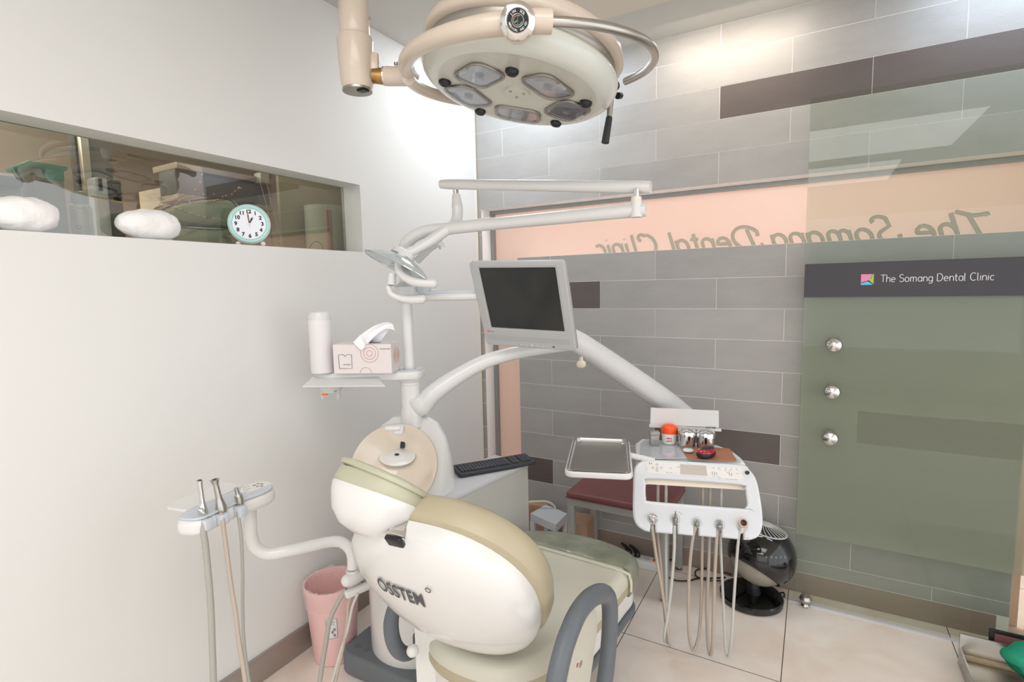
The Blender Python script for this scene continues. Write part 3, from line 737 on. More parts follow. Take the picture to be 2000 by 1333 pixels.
# five lenses; local x = picture right, local y = towards the viewer side
Minv = ML.inverted()
def onlamp(px, py):
    n = ML.to_3x3() @ V((0, 0, 1)); q = Minv @ oP(ML @ V((0, 0, .046)), n, px, py); return q.x, q.y
lensc = [(915, 152), (1068, 178), (915, 193), (1010, 226), (1118, 222)]
lang = []
for (px, py) in [(936, 148), (1070, 170), (915, 188), (1011, 223), (1107, 216)]:
    x, y = onlamp(px, py); rr = math.hypot(x, y); ang = math.atan2(y, x)
    lang.append(math.degrees(ang))
    Mq = ML @ Matrix.Translation((x, y, .046)) @ Matrix.Rotation(ang+PI/2, 4, 'Z')
    lens = plate('lens', rrect(.136, .098, .032, 6), [], .014, .005, Mq, 'lens_glass', t)
    plate('reflector', rrect(.126, .088, .030, 6), [], .002, .0005, Mq @ Matrix.Translation((0, 0, -.001)), 'bright_steel', lens)
    MB().ball((0, 0, .004), (.014, .014, .004), Mq, 14).build('bulb', 'lens_glass', lens)
    plate('lens_frame', rrect(.146, .106, .035, 6), [rrect(.132, .094, .031, 6)], .010, .002, Mq, 'brushed', lens)
    MB().box((-.016, -.053, -.003), (.016, -.042, .009), Mq, .002).build('latch', 'clear_plastic', lens)
for (px, py) in ((869, 160), (1000, 139), (1144, 201), (938, 217), (1086, 240)):
    x, y = onlamp(px, py); Mq = ML @ Matrix.Translation((x, y, .044))
    MB().lathe([(.018, 0), (.018, .006), (.014, .012), (.009, .013), (.006, .010), (.001, .012)], Mq, 24).build('vent_cap', 'black', t)
kp = oD(1.62, 1201, 168)
MB().lathe([(.014, -.012), (.015, -.01), (.015, .01), (.012, .012)], axf(kp, (CAM-kp)), 14).cyl(kp, kp-(CAM-kp).normalized()*.05-_r*.02, .006).build('focus_knob', 'black', t)
kp = oD(1.62, 1209, 187)
MB().lathe([(.010, -.01), (.010, .01)], axf(kp, (CAM-kp)-_r), 12).build('clamp_knob', 'black', t)
hp = [oD(1.58, 1193, 205), oD(1.58, 1190, 228)]
MB().cyl(hp[0]+V((0, 0, .02)), hp[1], .010, .008, 14).build('handle_stem', 'brushed', t)
MB().cyl(oD(1.58, 1190, 230), oD(1.58, 1182, 279), .010, .012, 10).build('handle_grip', 'dark_rubber', t)
# power cable of the lamp is inside the pole

# ------------------------------------------------------------ treatment unit: column, bowl, shelf
AX, AY = .46, -1.21
T0 = Matrix.Translation((AX, AY, 0))
u = thing('treatment_unit', (AX, AY, 0), 'white column unit with cream spittoon bowl and grey base plate beside the chair', 'dental unit')
PLT = [(.235, -1.40), (.26, -1.43), (1.05, -1.43), (1.05, -1.02), (.30, -1.02), (.245, -1.16)]
bp_ = plate('base_plate', qpath([(.225, -1.33), (.25, -1.425), (.4, -1.43), (.7, -1.43), (1.02, -1.43), (1.04, -1.2), (1.0, -1.0), (.6, -.98), (.32, -1.02), (.235, -1.18)], 4), [], .088, .012, Matrix.Translation((0, 0, .0445)), 'charcoal', u)
for (px, py) in ((699, 1263), (717, 1271), (780, 1299)):
    p = oZ(.0885, px, py); MB().lathe([(.015, 0), (.014, .0015), (.001, .002)], Matrix.Translation((p.x, p.y, .0885)), 18).build('screw_cap', 'armrest_grey', bp_)
bpt = V((0, 0, 0))
bm_ = V((.42, -.66, .62)).normalized(); BC = oD(1.86, 770, 912)
body = MB()
prof = [(.19, .089), (.19, .3), (.182, .5), (.175, .62), (.17, .75), (.16, .84), (.14, .92), (.11, .97), (.07, .995), (.001, 1.0)]
Rg = []
n = 48
for r, z in prof:
    cx = AX; cyy = AY-.01
    ring = []
    for j in range(n):
        a_ = 2*PI*j/n; p = V((cx+r*math.cos(a_), cyy+r*.95*math.sin(a_), z))
        h = (p-BC).dot(bm_)+.092
        if z > .55 and h > 0: p = p-bm_*h
        ring.append(p)
    Rg.append(ring)
body.rings(Rg); body.build('column_body', 'white_plastic', u, 50)
# spittoon bowl facing the chair
MBw = frame(BC, _r, None, bm_)
bw = MB(); RB = .150
bw.lathe([(.001, -.074), (.05, -.072), (.09, -.055), (.128, -.02), (RB-.004, .008), (RB, .012), (RB+.004, .006), (RB-.012, -.03), (.10, -.075), (.05, -.086), (.001, -.088)], MBw, 56, cap=False, sy=1.05)
bowl = bw.build('bowl', 'bowl_cream', u, 60)
dp = oP(BC-bm_*.05, bm_, 776, 892)
Md = frame(dp, _r, None, (bm_+V((0, 0, .5))).normalized())
MB().lathe([(.001, .010), (.026, .010), (.031, .006), (.056, .003), (.066, -.001), (.064, -.007), (.001, -.009)], Md, 36, sy=.62).build('drain_plate', 'white_plastic', bowl)
MB().lathe([(.001, .0115), (.009, .011)], Md, 12, sy=.6).build('drain_hole', 'dark_rubber', bowl)
sp_ = oP(BC-bm_*.045, bm_, 787, 864)
MB().box((-.0085, -.024, -.004), (.0085, .024, .004), frame(sp_, _r, None, bm_), .003).build('slot', 'dark_rubber', bowl)
fp = oD(1.83, 772, 835)
Mf = frame(fp, _r, None, (0, 0, 1))
MB().box((-.034, -.02, -.010), (.022, .02, .008), Mf, .008, 3).box((-.006, -.015, -.026), (.03, .03, .004), Mf, .008, 3).build('cup_filler', 'white_plastic', u)
# pole collar and pole
MB().lathe([(.042, .96), (.040, 1.02), (.036, 1.04), (.036, 1.125), (.038, 1.127), (.038, 1.15), (.036, 1.155)], T0, 32).build('lower_pole', 'white_plastic', u)
MB().lathe([(.0205, 1.15), (.0205, 1.46)], T0, 28).build('upper_pole', 'white_plastic', u)
# shelf
sd = V((-.90, -.44, 0)).normalized(); sn = V((.44, -.90, 0)).normalized()
Ms = frame((AX, AY, 1.185), sd, sn*1.0, None) if False else frame((AX, AY, 1.172), sd, None, (0, 0, 1))
# local x runs towards the wall, local y = z cross x
ysg = 1 if (Ms.to_3x3() @ V((0, 1, 0))).dot(sn) > 0 else -1
shp = [(-.055, 0), (-.045, .05*ysg), (.0, .062*ysg), (.1, .07*ysg), (.28, .075*ysg), (.345, .06*ysg), (.365, 0), (.345, -.055*ysg), (.28, -.06*ysg), (.1, -.055*ysg), (0, -.055*ysg), (-.045, -.045*ysg)]
sh = plate('shelf', qpath(shp, 4), [], .034, .010, Ms @ Matrix.Translation((0, 0, -.005)), 'white_plastic', u)
plate('shelf_top', qpath([(x*.93, y*.86) for x, y in shp], 4), [rrect(.05, .05, .0249, 6)], .003, .001, Ms @ Matrix.Translation((0, 0, .0135)), 'panel_blue', sh)
MB().lathe([(.036, -.04), (.05, -.02), (.056, 0), (.05, .01)], Ms, 32).build('shelf_hub', 'white_plastic', sh)
Mp = Ms @ Matrix.Translation((.205, .095*ysg, -.018)) @ Matrix.Rotation(-.45*ysg, 4, 'X')
plate('front_tray', [(-.145, .03*ysg), (-.10, -.035*ysg), (.15, -.035*ysg), (.165, .03*ysg)], [], .007, .003, Mp, 'white_plastic', sh)
Mc = Ms @ Matrix.Translation((.30, .03*ysg, -.012))
ch = MB(); ch.lathe([(.045, 0), (.041, -.045)], Mc, 28, cap=False)
for a0 in (.3, PI-.6):
    ch.rings([[(.041*math.cos(a0+i*.08), .041*math.sin(a0+i*.08), -.044), (.038*math.cos(a0+i*.08), .038*math.sin(a0+i*.08), -.08), (.034*math.cos(a0+i*.08), .034*math.sin(a0+i*.08), -.08), (.037*math.cos(a0+i*.08), .037*math.sin(a0+i*.08), -.044)] for i in range(7)], M=Mc)
ch.build('cup_holder', 'white_plastic', sh)
MB().box((-.02, -.02, -.054), (.02, .03, -.045), Mc, .002).build('dispenser_catch', 'white_matte', sh)
p = oD(1.86, 634, 771); MB().box((-.011, -.003, -.0025), (.011, .003, .0025), frame(p, _r, None, (0, 0, 1)), .001).build('dispenser_button', 'jar_orange', sh)
# things on the shelf
zs = 1.172+.0155
p = oD(1.985, 630, 722); p = V((p.x, p.y, zs))
t = thing('cup_dispenser', p, 'tall frosted white cylinder dispenser standing left of the tissue box', 'dispenser')
r_ = .0415
MB().lathe([(r_*.98, 0), (r_, .002), (r_*1.0, .195), (r_*.97, .21)], Matrix.Translation(p), 36).build('body', 'bottle_white', t)
MB().lathe([(r_*1.0, .197), (r_*1.0, .212), (r_*.85, .226), (r_*.4, .232), (.001, .233)], Matrix.Translation(p), 36).build('cap', 'white_plastic', t)
# tissue box
A = oD(1.935, 652, 722); Bq = oD(1.915, 770, 722); xd = V((Bq.x-A.x, Bq.y-A.y, 0)).normalized(); L_ = .218
A = V((A.x, A.y, zs))
t = thing('tissue_box', A, 'pale pink tissue box with copper rings and a pulled tissue on the white shelf', 'tissue box')
Mt = frame(A, xd, None, (0, 0, 1))   # y goes back
MB().box((0, 0, 0), (L_, .105, .108), Mt, .0012, 1).build('carton', 'card_pink', t, 0)
Mfr = frame(A, xd, (0, 0, 1))         # front face plane, z towards viewer
def fr(x, z): return Mfr @ V((x, z, .0008))
def gx(cx, cy): return ((cx-370)/715*L_, (868-cy+ (cx-370)*.02)/355*.108)
pr = MB()
for R0 in (.0105, .022, .033): pr.torus(frame(fr(*gx(822, 632)), xd, (0, 0, 1)), R0, .0006, 36, 4)
pr.torus(frame(fr(*gx(767, 870)), xd, (0, 0, 1)), .021, .0006, 18, 4, 0, PI)
Msd = frame(A+xd*(L_+.0008)+V((0, 0, .06))+(Mt.to_3x3() @ V((0, .06, 0))), Mt.to_3x3() @ V((0, 1, 0)), (0, 0, 1))
for R0 in (.010, .02, .03): pr.torus(Msd, R0, .0006, 30, 4)
pr.build('ring_print', 'copper_line', t)
x0, z0 = gx(440, 805); x1, z1 = gx(600, 640)
MB().tube([fr(x0, z0), fr(x1, z0), fr(x1, z1), fr(x1-.018, z1), fr((x0+x1)/2, z1-.007), fr(x0+.018, z1), fr(x0, z1), fr(x0, z0)], .0008, 4, 1).build('square_print', 'print_dark', t)
text('LIVE SMART', .0055, frame(fr((x0+x1)/2+.006, z0+.014), xd, (0, 0, 1)), 'print_grey', t)
text('TISSUE EDITION', .0055, frame(fr(*gx(1015, 585)), xd, (0, 0, 1)), 'print_grey', t)
MB().box((.06, .04, .108), (.16, .065, .1088), Mt).build('slot', 'dark_rubber', t, 0)
def tsp(x, y, d): return oP(A+Mt.to_3x3() @ V((0, d, 0)), Mt.to_3x3() @ V((0, 1, 0)), 590+x/6.348, 590+y/6.348)
dd = (-.004, -.002, .015, .035, .048, .052)
EA = catmull([tsp(x, y, d) for (x, y), d in zip([(632, 500), (700, 432), (762, 378), (900, 298), (1035, 254), (1100, 262)], dd)], 5)
EB = catmull([tsp(x, y, d) for (x, y), d in zip([(738, 605), (785, 562), (820, 512), (905, 425), (1050, 332), (1158, 358)], dd)], 5)
vs = []; nv = 8
for i_, (p, q) in enumerate(zip(EA, EB)):
    for j_ in range(nv):
        vv = j_/(nv-1); w_ = p.lerp(q, vv)+(Mt.to_3x3() @ V((0, .006*math.sin(vv*6.5+i_*.25)+.010*math.sin(vv*PI), 0)))
        if i_ < 8: w_ = p.lerp(q, vv)+(Mt.to_3x3() @ V((0, -.003-.003*math.sin(vv*PI), 0)))
        vs.append(w_)
fs = [(i_*nv+j_, i_*nv+j_+1, (i_+1)*nv+j_+1, (i_+1)*nv+j_) for i_ in range(len(EA)-1) for j_ in range(nv-1)]
EC = [Mt @ V((.085+.004*k, .052, .100)) for k in range(len(EA))]
o = MB().add(vs, fs).build('tissue', 'tissue', t, 80); md = o.modifiers.new('s', 'SOLIDIFY'); md.thickness = .0008
vs = []
for i_ in range(10):
    for p in (EA[12+i_]+Mt.to_3x3() @ V((0, .012, -.004)), EB[12+i_]+Mt.to_3x3() @ V((0, .02, 0)), Mt @ V((.10+.006*i_, .052, .104))): vs.append(p)
o = MB().add(vs, [(i_*3+k, i_*3+k+1, i_*3+k+4, i_*3+k+3) for i_ in range(9) for k in range(2)]).build('tissue', 'tissue', t, 80); md = o.modifiers.new('s', 'SOLIDIFY'); md.thickness = .0008

# ------------------------------------------------------------ operating light on its double arm
t = thing('examination_light', oD(2.0, 800, 570), 'white dental light with clear round reflector on a long double arm', 'lamp')
hb = V((AX, AY, 0))
MB().lathe([(.026, 1.455), (.045, 1.47), (.05, 1.50), (.03, 1.512), (.022, 1.52)], T0, 32).build('hub', 'white_plastic', t)
P = [V((AX, AY, 1.50)), V((AX, AY, 1.56)), oD(2.02, 787, 505), oD(2.0, 797, 472), oD(1.985, 830, 452), oD(1.95, 880, 446), oD(1.9, 960, 437)]
MB().tube(P, .0235, 20, 6).build('lower_arm_bend', 'white_plastic', t)
MB().tube([oD(1.915, 938, 440), oD(1.66, 1262, 409)], .0222, 20, 1).build('lower_arm', 'white_plastic', t)
e0 = oD(1.665, 1243, 411)
MB().cyl(e0-V((0, 0, .022)), V((e0.x, e0.y, oD(1.665, 1243, 392).z)), .019, .017, 20).build('elbow_socket', 'white_plastic', t)
MB().cyl(V((e0.x, e0.y, oD(1.665, 1243, 392).z)), V((e0.x, e0.y, oD(1.665, 1243, 385).z)), .0175, .0155, 20).build('elbow_ring', 'cream_plastic', t)
MB().cyl(V((e0.x, e0.y, oD(1.665, 1243, 392).z)), V((e0.x, e0.y, oD(1.665, 1243, 370).z)), .010, n=18).build('elbow_pin', 'chrome', t)
ua, ub = oD(2.0, 866, 360), oD(1.655, 1268, 366)
MB().tube([ua, ua.lerp(ub, .03), ua.lerp(ub, .5), ua.lerp(ub, .96), ub], [.012, .020, .0205, .0215, .016], 20, 3, flat=((0, 0, 1), .95)).build('upper_arm', 'white_plastic', t)
s0 = oD(1.985, 890, 372)
MB().cyl(s0, oD(1.985, 891, 384), .011, n=18).build('drop_pin', 'chrome', t)
MB().tube([oD(1.985, 891, 380), oD(1.985, 893, 404)], [.015, .021], 18, 1).tube([oD(1.985, 893, 402), oD(1.985, 893, 424), oD(1.975, 885, 440), oD(1.96, 868, 452), oD(1.95, 855, 462)], .0205, 18, 5).build('drop_arm', 'white_plastic', t)
MB().tube([oD(1.95, 872, 449), oD(1.94, 845, 468), oD(1.92, 815, 486), oD(1.9, 784, 502), oD(1.89, 779, 514)], [.021, .021, .0175, .019, .016], 18, 5).build('yoke_arm', 'white_plastic', t)
MB().tube([oD(1.95, 845, 464), oD(1.99, 858, 474), oD(2.0, 864, 486)], [.014, .013, .012], 14, 4).build('arm_knob', 'white_plastic', t)
MB().tube([oD(1.97, 858, 472), oD(2.0, 838, 486), oD(2.03, 815, 510)], [.017, .015, .014], 14, 4).build('rear_strut', 'white_plastic', t)
MB().tube([oD(1.89, 779, 508), oD(1.88, 778, 526), oD(1.87, 790, 541), oD(1.86, 812, 551), oD(1.86, 846, 554)], [.014, .013, .015, .017, .0175], 16, 6).ball(oD(1.86, 846, 554), .0175, n=14).build('handle', 'white_plastic', t)
MB().tube([oD(1.9, 758, 560), oD(1.9, 764, 574), oD(1.9, 782, 583), oD(1.9, 805, 586), oD(1.9, 824, 585)], [.010, .011, .013, .0155, .0165], 16, 6).ball(oD(1.9, 824, 585), .016, n=14).build('handle', 'white_plastic', t)
MB().cyl(oD(1.9, 766, 535), oD(1.9, 764, 557), .014, .0155, 18).build('bulb_socket', 'white_plastic', t)
MB().lathe([(.010, 0), (.008, .004)], axf(oD(1.9, 764, 557), -V((0, 0, 1))), 14).build('socket_tip', 'steel', t)
hc = oD(1.93, 776, 500); hn = (oD(1.93, 766, 550)-hc).normalized()
Mr = frame(hc, _r, None, hn)
# reflector: shallow clear dome, rim ellipse across 715..835
rim_c = oD(1.93, 776, 518)
la = oD(1.99, 718, 497); lbq = oD(1.85, 834, 547); xr = (lbq-la).normalized(); Rr = (lbq-la).length/2
zr = (V((0, 0, -1))-xr*V((0, 0, -1)).dot(xr)).normalized(); zr = (zr*1.0+V((.35, -.5, 0))*.9).normalized(); zr = (zr-xr*zr.dot(xr)).normalized()
Mr = frame((la+lbq)/2, xr, None, zr)
MB().lathe([(.02, -.05), (.05, -.044), (Rr*.8, -.022), (Rr*.97, -.004), (Rr, 0), (Rr*.975, .0), (Rr*.78, -.018), (.05, -.040), (.02, -.046)], Mr, 48, cap=False, sy=.55).build('reflector', 'clear_plastic', t, 60)
MB().torus(Mr @ Matrix.Diagonal((1, .55, 1, 1)), Rr, .0022, 48, 6).build('reflector_rim', 'bright_steel', t)
MB().lathe([(Rr*.55, -.032), (Rr*.62, -.028), (Rr*.66, -.024)], Mr, 40, cap=False, sy=.55).build('chrome_band', 'chrome', t)
MB().lathe([(.05, -.044), (.046, -.062), (.03, -.072), (.001, -.074)], Mr, 32, sy=.8).build('lamp_cap', 'white_plastic', t)
lc = MB()
for i in range(5): lc.lathe([(.026, -.036+.011*i), (.028, -.033+.011*i), (.026, -.030+.011*i)], Mr, 20, sy=.8)
lc.build('lamp_core', 'clear_plastic', t)

# ------------------------------------------------------------ monitor on its arm
mon = thing('monitor', (.905, -1.1, 1.42), 'silver grey flat monitor with dark screen hanging over the chair', 'monitor')
a_, b_ = V((.999, .009, -.03)).normalized(), V((-.02, .364, -.931)).normalized()
TL = V((.722, -1.17, 1.582)); WM, HM = .372, .334
Mm = frame(TL, a_, -b_)   # x right, y up, z towards the viewer
cxm, cym = WM/2, -HM/2
zs_ = 1 if (CAM-TL).dot(Mm.to_3x3() @ V((0, 0, 1))) > 0 else -1
plate('bezel', rrect(WM, HM, .012, 5, cxm, cym), [[(x, y) for x, y in rrect(.307, .244, .004, 3, cxm+.002, -.018-.122)]], .022, .004, Mm @ Matrix.Translation((0, 0, -.011)), 'grey_monitor', mon)
MB().box((cxm+.002-.156, -.018-.247, -.016), (cxm+.002+.156, -.016, -.006), Mm).build('screen', 'screen', mon, 0)
plate('screen_lip', rrect(.309, .246, .004, 3, cxm+.002, -.018-.122), [rrect(.301, .238, .003, 3, cxm+.002, -.018-.122)], .006, .001, Mm @ Matrix.Translation((0, 0, -.004)), 'grey_monitor', mon)
MB().box((.03, -HM+.02, -.045), (WM-.03, -.03, -.020), Mm, .012).build('back_cover', 'grey_monitor_dark', mon)
MB().box((.0, -HM+.002, -.026), (WM, -.002, -.021), Mm, .002).build('rear_bezel', 'grey_monitor_dark', mon)
gr = MB()
for j in range(5):
    for i in range(52): gr.box((.016+i*.0065+(j % 2)*.003, -.292-j*.0042, -.0005), (.0185+i*.0065+(j % 2)*.003, -.2905-j*.0042, .0004), Mm)
tag(gr.build('speaker_grille', 'grey_monitor_dark', mon, 0), kind='stuff')
for x in (.128, .149, .170, .218, .237, .257): MB().box((x, -.3245, -.0005), (x+.013, -.3215, .0018), Mm, .0008).build('button', 'fan_grille', mon)
MB().lathe([(.0055, -.0005), (.0055, .002), (.004, .003)], Mm @ Matrix.Translation((.2, -.3228, 0)), 16).build('power_button', 'fan_grille', mon)
MB().box((.282, -.3245, -.0005), (.292, -.3205, .0006), Mm, .0008).build('infrared_window', 'black', mon)
MB().ball((0, 0, 0), (.0045, .0045, .0008), Mm @ Matrix.Translation((.022, -.2735, .0002)), 10).build('logo_mark', 'jar_orange', mon)
text('mediist', .007, Mm @ Matrix.Translation((.037, -.2735, .0002)), 'print_grey', mon)
t = mon
m0, m1 = oD(1.98, 806, 581), V((.905, -1.06, 1.40))
zarm = m0.z
m0 = V((AX, AY, zarm)); m1 = V((.93, -1.00, zarm))
MB().tube([m0, m1], .0185, 18, 1, flat=((0, 0, 1), .9)).build('arm', 'white_plastic', t)
MB().tube([m0+V((.03, 0, .017)), m1+V((0, 0, .017))], .0065, 10, 1).build('cable_channel', 'panel_blue', t)
MB().lathe([(.03, zarm-.02), (.033, zarm), (.03, zarm+.02)], T0, 28).build('hub', 'panel_blue', t)
p = V((AX, AY, 0)).lerp(V((.93, -1.0, 0)), .13); MB().lathe([(.024, zarm+.012), (.026, zarm+.02), (.030, zarm+.03), (.030, zarm+.038), (.022, zarm+.042)], Matrix.Translation(p), 28).build('pivot_cap', 'panel_blue', t)
p = V((AX, AY, 0)).lerp(V((.93, -1.0, 0)), .66); MB().lathe([(.012, zarm+.012), (.016, zarm+.03), (.022, zarm+.045)], Matrix.Translation(p), 18).build('bracket', 'fan_grille', t)
MB().box((-.05, -.05, -.02), (.05, .05, .0), Mm @ Matrix.Translation((cxm, cym-.03, -.045)), .004).cyl(Mm @ V((cxm, cym-.02, -.06)), m1, .016).build('mount', 'grey_monitor_dark', t)

# ------------------------------------------------------------ dental chair
ch_ = thing('dental_chair', (1.0, -1.3, 0), 'cream and tan dental chair with reclined white backrest and grey loop armrests', 'dental chair')
cy_, th_ = .079, math.radians(57.4)
cw = V((math.cos(cy_), math.sin(cy_), 0)); cg = V((-math.sin(cy_), math.cos(cy_), 0))
ca = -cg*math.cos(th_)+V((0, 0, math.sin(th_))); cn = cw.cross(ca)
if cn.dot(CAM-V((1.004, -1.72, .713))) < 0: cn = -cn
C0 = V((1.004, -1.72, .713))
def shell(W_, L_, B_, k, e, off, dome=True, rim=0, top=1.0):
    mb = MB(); sp = lambda x: math.copysign(abs(x)**e, x); R = []
    n = 64
    def pt(u_, v_):
        s_ = sp(math.cos(u_))*math.cos(v_); t_ = sp(math.sin(u_))*math.cos(v_)
        if t_ > 0: t_ *= top
        return C0+cw*(s_*(1-k*t_)*W_)+ca*(t_*L_)+cn*(math.sin(v_)*B_)+off
    if rim: R.append([pt(2*PI*j/n, 0)-cn*rim for j in range(n)])
    for i in range(0, 12):
        v_ = (PI/2)*i/12
        R.append([pt(2*PI*j/n, v_) for j in range(n)])
    R.append([pt(2*PI*j/n, PI/2*.985) for j in range(n)])
    return mb.rings(R)
Z0 = V((0, 0, 0))
shell(.251, .27, .093, -.109, .85, Z0, rim=.02).build('backrest_shell', 'white_plastic', ch_, 50)
# upholstery in front of the shell, a bit larger all round
mb = MB(); n = 64; sp = lambda x, e=.85: math.copysign(abs(x)**e, x); R = []
for i, (f_, d_) in enumerate(((.90, .0), (.985, .012), (1.0, .03), (1.0, .055), (.97, .078), (.88, .094), (.6, .10), (.2, .10))):
    R.append([C0+cw*(.012+sp(math.cos(2*PI*j/n))*(1+.109*sp(math.sin(2*PI*j/n)))*.258*f_)+ca*(sp(math.sin(2*PI*j/n))*.277*f_+.008)-cn*(d_+.015) for j in range(n)])
mb.rings(R).build('backrest_cushion', 'vinyl_tan', ch_, 50)
Ms_ = None
# lettering on the shell
ctr = (oD(1.3, 742, 1138)+oD(1.3, 830, 1166))/2
pl0 = C0+cn*.075
A_, B_ = oP(pl0, cn, 737, 1137), oP(pl0, cn, 836, 1168)
mid = (A_+B_)/2
Mo = frame(mid, (B_-A_).normalized(), None, cn)
if (Mo.to_3x3() @ V((0, 1, 0))).z < 0: Mo = frame(mid, (B_-A_).normalized(), None, -cn)
o = text('OSSTEM', .030, Mo, 'print_dark', ch_, 'lettering', .0005, .001, sx=1.0)
# fit the width, then press the letters onto the curved shell
me = o.data; iv = Mo.inverted(); xs = [(iv @ v.co).x for v in me.vertices]; wd = max(xs)-min(xs); L_ = (B_-A_).length*.93
def shell_h(p):
    q = p-C0; s_ = q.dot(cw); t_ = q.dot(ca)/.27; s_ = s_/(.251*(1+.109*t_))
    r = (abs(s_)**(2/.85)+abs(t_)**(2/.85))**.5
    r = min(r, .999)
    return .093*math.sqrt(max(0, 1-r*r))
def press(me, off):
    for v in me.vertices:
        d = v.co-C0; h0 = d.dot(cn); base = v.co-cn*h0
        v.co = base+cn*(shell_h(base)+off+(.0004 if (iv @ v.co).z > 0 else 0))
for v in me.vertices:
    q = iv @ v.co; q.x *= L_/wd; q.y *= L_/wd*1.75; v.co = Mo @ q
press(me, .0006)
p = oP(pl0, cn, 837, 1151); Mq = Mo.copy(); Mq.translation = p
mb = MB().torus(Mq, .0065, .0014, 20, 6).build('lettering', 'print_dark', ch_); press(mb.data, .0008)
# headrest bracket
b0 = oD(1.20, 752, 1040)
q4 = [oD(1.21, 753, 1040), oD(1.21, 786, 1040), oD(1.23, 800, 1022), oD(1.24, 776, 1015)]
bl = [oD(1.20, 751, 1044), oD(1.205, 753, 1068), oD(1.21, 790, 1076), oD(1.21, 787, 1040), oD(1.235, 800, 1010), oD(1.24, 774, 1008)]
qs = [oD(1.25, 776, 1004), oD(1.25, 802, 1008), oD(1.205, 789, 1050), oD(1.205, 757, 1041)]
MB().prism(qs, -cn*.004).cyl(oD(1.21, 757, 1046), oD(1.21, 788, 1056), .0085).build('headrest_bracket', 'steel', ch_)
pm = oP(C0+cn*.062, cn, 769, 1062)
MB().box((-.021, -.015, -.012), (.021, .015, .001), frame(pm, cw, None, cn), .004).build('slot', 'black', ch_)
# headrest: shell, cushion and pillow lip stacked along its face
th2 = math.radians(36); hw = V((.985, .05, -.11)).normalized(); hg = V((0, 0, 1)).cross(hw).normalized()
ha = -hg*math.cos(th2)+V((0, 0, math.sin(th2))); hn_ = -hw.cross(ha)
if hn_.z < 0: hn_ = -hn_
HC_ = oD(1.30, 738, 968)
Mhd = frame(HC_, hw, None, hn_)   # z = face normal (up), x = width
def layer(prof, sy, name, mt, M=Mhd, n=48, e=.8):
    R = []
    for r, z in prof: R.append([(math.copysign(abs(math.cos(2*PI*j/n))**e, math.cos(2*PI*j/n))*r, math.copysign(abs(math.sin(2*PI*j/n))**e, math.sin(2*PI*j/n))*r*sy, z) for j in range(n)])
    return MB().rings(R, M=M).build(name, mt, ch_, 50)
layer([(.02, -.098), (.06, -.088), (.092, -.062), (.112, -.025), (.118, -.004), (.116, .002)], .80, 'headrest_shell', 'white_plastic')
layer([(.108, -.008), (.116, .0), (.117, .012), (.115, .030), (.112, .036)], .82, 'headrest_cushion', 'vinyl_sage')
layer([(.108, .034), (.119, .037), (.121, .044), (.117, .050), (.09, .054), (.03, .055)], .84, 'headrest_pillow', 'vinyl_sage', Mhd @ Matrix.Rotation(.06, 4, 'Y'))
# seat and leg rest
OUT = [(.715, -.985), (.745, -.92), (.807, -.872), (.925, -.828), (1.058, -.820), (1.175, -.842), (1.245, -.885), (1.268, -.94), (1.262, -1.02), (1.25, -1.2), (1.225, -1.4), (1.19, -1.55), (1.11, -1.635), (1.0, -1.66), (.88, -1.64), (.79, -1.56), (.745, -1.42), (.72, -1.2)]
ZS = .47
plate('seat_cushion', qpath(OUT, 4), [], .10, .034, Matrix.Translation((0, 0, ZS-.05)), 'vinyl_cream', ch_, seg=6)
FT = [(.708, -.99), (.738, -.915), (.803, -.866), (.925, -.820), (1.058, -.812), (1.178, -.835), (1.252, -.88), (1.277, -.94), (1.273, -1.012)]
fc = catmull([V((x, y, 0)) for x, y in FT], 6)
plate('seat_side', qpath([(.99+(x-.99)*1.004, -1.24+(y+1.24)*1.004) for x, y in OUT], 4), [], .072, .03, Matrix.Translation((0, 0, ZS-.062)), 'vinyl_tan', ch_, seg=6)
plate('foot_cover', [(p.x, p.y) for p in fc], [], .112, .036, Matrix.Translation((0, 0, ZS-.05)), 'plastic_cover', ch_, seg=6)
MB().tube([V((FT[0][0], FT[0][1]-.006, ZS-.04)), V((FT[0][0]+.02, FT[0][1]-.006, ZS+.002)), V((.98, -1.006, ZS+.004)), V((1.235, -1.018, ZS+.002)), V((1.27, -1.016, ZS-.02)), V((1.272, -1.012, ZS-.07))], .005, 8, 6).build('piping', 'vinyl_cream', ch_)
def ring_scale(f_, dy=0): return [(.99+(x-.99)*f_, -1.24+(y+1.24)*f_+dy) for x, y in OUT]
plate('seat_shell', qpath(ring_scale(.97, -.0), 4), [], .10, .03, Matrix.Translation((0, 0, .345)), 'white_plastic', ch_, seg=5)
plate('seat_trim', qpath(ring_scale(.99, -.0), 4), [], .03, .012, Matrix.Translation((0, 0, .283)), 'armrest_grey', ch_, seg=4)
MB().box((.80, -1.40, .08), (1.15, -1.05, .30), bev=.03).build('pedestal', 'white_plastic', ch_)
# folded back panel under the backrest
xa, xb = oY(-1.62, 812, 1290), oY(-1.60, 914, 1290)
bpn = [(xa.x, -1.62), (xa.x+.01, -1.63), (xb.x-.01, -1.60), (xb.x, -1.585), (xb.x, -1.52), (xa.x, -1.52)]
plate('back_support', bpn, [], .40, .008, Matrix.Translation((0, 0, .30)), 'white_matte', ch_)
MB().ball(oD(1.52, 806, 1272), .018, n=16).build('release_knob', 'white_plastic', ch_)
